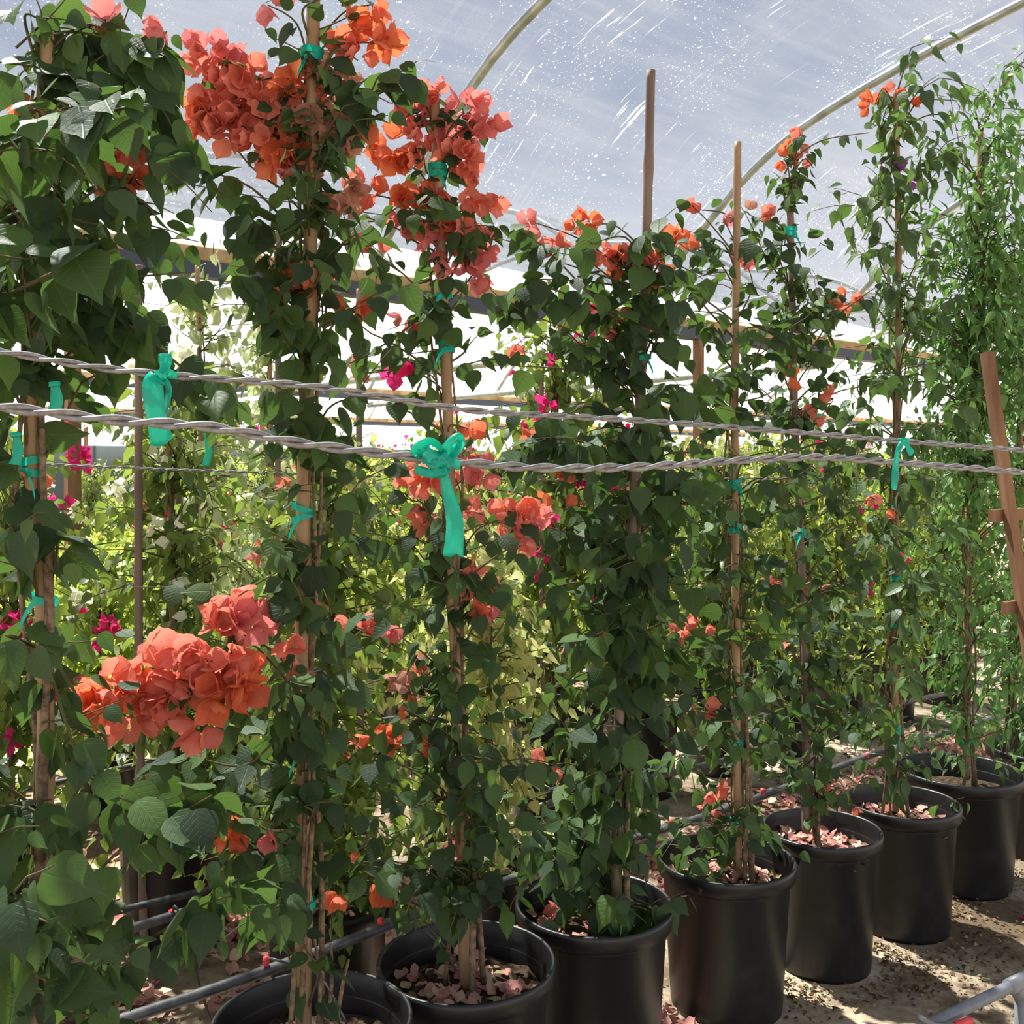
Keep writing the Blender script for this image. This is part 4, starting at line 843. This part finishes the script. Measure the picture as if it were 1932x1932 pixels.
# ---------------------------------------------------------------- fallen petals and leaf litter
def scatter(name, mat, patches, size, label, seed, z=.004, tpl=None, cat='fallen petals'):
    rng = np.random.default_rng(seed); pos, dd, nn, sz = [], [], [], []
    for (cx, cy, rx, ry, n, h) in patches:
        for _ in range(n):
            q = rng.normal(0, .5, 2)
            if h: a_ = rng.uniform(0, 6.28); q = np.array([math.cos(a_), math.sin(a_)])*rng.random()**.5
            x, y = cx+q[0]*rx, cy+q[1]*ry
            ok = True
            if h == 0:
                for (bx, by, br) in POTS:
                    if (x-bx)**2+(y-by)**2 < (br*.86)**2: ok = False; break
            if not ok: continue
            a_ = rng.uniform(0, 6.28)
            zz = z if h == 0 else h
            pos.append((x, y, zz+rng.random()**2*.02*(1 if h == 0 else .6))); dd.append((math.cos(a_), math.sin(a_), rng.normal(0, .3))); nn.append((rng.normal(0, .4), rng.normal(0, .4), 1)); sz.append(size*rng.uniform(.6, 1.2))
    b = MB(); put_leaves(b, tpl or [BRACT[0], BRACT[2], BRACTLOW], pos, dd, nn, sz, rng)
    o = b.build(name, M[mat]); tag(o, label, cat, None, 'stuff'); return o
POTS = [(x.location.x, x.location.y, .22) for x in bpy.data.objects if x.name.startswith('potted_') and x.parent is None]
def gp(px, py): d = CAMH*F/(py-HY); return (at(px, py, d)[0], d)
G1 = [(*gp(430, 1750), .30, .16, 620, 0), (*gp(480, 1730), .16, .12, 320, 0), (*gp(330, 1790), .25, .1, 120, 0), (*gp(60, 1890), .3, .14, 360, 0), (*gp(170, 1900), .2, .1, 150, 0), (*gp(430, 1660), .2, .4, 200, 0),
      (*gp(780, 1680), .2, .2, 90, 0), (*gp(480, 1880), .3, .1, 12, 0)]
scatter('fallen_petals', 'petal', G1, .040, 'drift of dried pink petals on the ground below the left drip hose', 1)
G2 = [(*uv(u_, 2.75)[:2], .35, .35, 300, 0) for u_ in np.arange(1.6, 6.5, .45)]
scatter('fallen_petals', 'petal', G2, .038, 'dried pink petals strewn on the ground behind the front pots', 2)
G3 = [(*uv(u_, 4.3)[:2], .5, .5, 60, 0) for u_ in np.arange(0, 9, .7)]
scatter('fallen_petals', 'petal', G3, .038, 'pink petals on the ground between the back rows', 3)
G4 = [(*uv(2.24, 1.96)[:2], .06, .10, 90, 0), (*uv(2.24, 2.1)[:2], .08, .10, 80, 0)]
scatter('fallen_petals', 'petal', G4, .036, 'pink petals heaped in the gap between the second and third front pots', 4)
for i, (u_, v_, n_, mt, lb) in enumerate(((1.5, 1.96, 90, 'petal', 'dried pink petals lying in the nearest open pot'), (1.967, 1.99, 60, 'petal', 'petals lying in the pot of the dense dark climber'), (2.506, 1.957, 170, 'petal', 'pale petals filling the third open front pot'),
                             (2.96, 1.913, 150, 'petal', 'pale petals and leaves filling the fourth open front pot'), (3.42, 1.88, 90, 'petal', 'petals in the pot of the long-leaved climber'))):
    c_ = uv(u_, v_); scatter('fallen_petals', mt, [(c_[0]-.02, c_[1], .16, .16, n_, .372)], .036, lb, 20+i)
    scatter('leaf_litter', 'litter', [(c_[0], c_[1], .17, .17, n_, .368)], .032, lb.replace('petals', 'leaf scraps').replace(' and leaves', ''), 30+i, cat='leaf litter', tpl=L_LOW)
LT = []
for u_, rr in ((1.5, .22), (1.967, .22), (2.506, .21), (2.96, .195), (3.42, .2), (3.956, .238), (4.54, .23)):
    c_ = uv(u_, 1.90); LT.append((c_[0], c_[1], .30, .22, 260, 0))
    c_ = uv(u_+.23, 1.86); LT.append((c_[0], c_[1], .13, .13, 200, 0))
LT += [(*gp(1700, 1840), .34, .16, 420, 0), (*gp(1780, 1800), .34, .22, 200, 0), (*gp(1560, 1860), .2, .16, 160, 0), (*gp(1850, 1760), .4, .3, 220, 0), (*gp(1900, 1900), .3, .14, 60, 0)]
scatter('leaf_litter', 'litter', LT, .016, 'brown leaf crumbs and dry leaves on the concrete around the right front pots', 9, cat='leaf litter', tpl=L_LOW+L_LONGLOW)
scatter('leaf_litter', 'litter', [(*uv(u_, 2.8)[:2], .5, .5, 130, 0) for u_ in np.arange(0, 7, .5)], .024, 'brown leaf litter between the front and second rows', 10, cat='leaf litter', tpl=L_LOW)
# larger single leaves lying on the concrete
rng = np.random.default_rng(77)
for i, (px, py) in enumerate(((1735, 1872), (1750, 1842), (1722, 1825), (1660, 1880), (1600, 1895), (1615, 1905), (1640, 1875), (1500, 1905), (1830, 1730), (1880, 1770), (1700, 1845), (1780, 1815), (1925, 1735), (1560, 1815), (1690, 1800), (1850, 1850))):
    g = gp(px, py); b = MB()
    put_leaves(b, [L_HEART[i % 4]], [(0, 0, .006)], [(math.cos(i*2.1), math.sin(i*2.1), .05)], [(rng.normal(0, .2), rng.normal(0, .2), 1)], [rng.uniform(.022, .036)], rng)
    o = b.build('fallen_leaf', M['litter'] if i != 12 else M['magenta']); o.location = (g[0], g[1], 0); tag(o, 'dry curled leaf lying on the concrete beside the right front pots' if i != 12 else 'bright magenta petal lying on the concrete at the right edge', 'leaf', 'fallen leaves on the concrete' if i != 12 else None)

# where look-alikes of one row still share a description, say their order from left to right
from collections import defaultdict
gl_ = defaultdict(list)
for o in bpy.data.objects:
    if o.parent is None and 'label' in o and (o.name.startswith('potted_') or o.name.startswith('support_post') or o.name.startswith('hoop')): gl_[o['label']].append(o)
for lb, L in gl_.items():
    if len(L) < 2: continue
    if 'hoop' in L[0].name or 'post' in L[0].name:
        L.sort(key=lambda o: -(o.data.vertices[0].co.x if o.type == 'MESH' else 0))
        L = L[::-1]
    else: L.sort(key=lambda o: o.location.x/max(.1, o.location.y))
    for i, o in enumerate(L): o['label'] = lb+', '+('leftmost' if i == 0 else ('rightmost' if i == len(L)-1 else '%s from left' % ['', 'second', 'third', 'fourth', 'fifth', 'sixth', 'seventh', 'eighth', 'ninth'][i]))
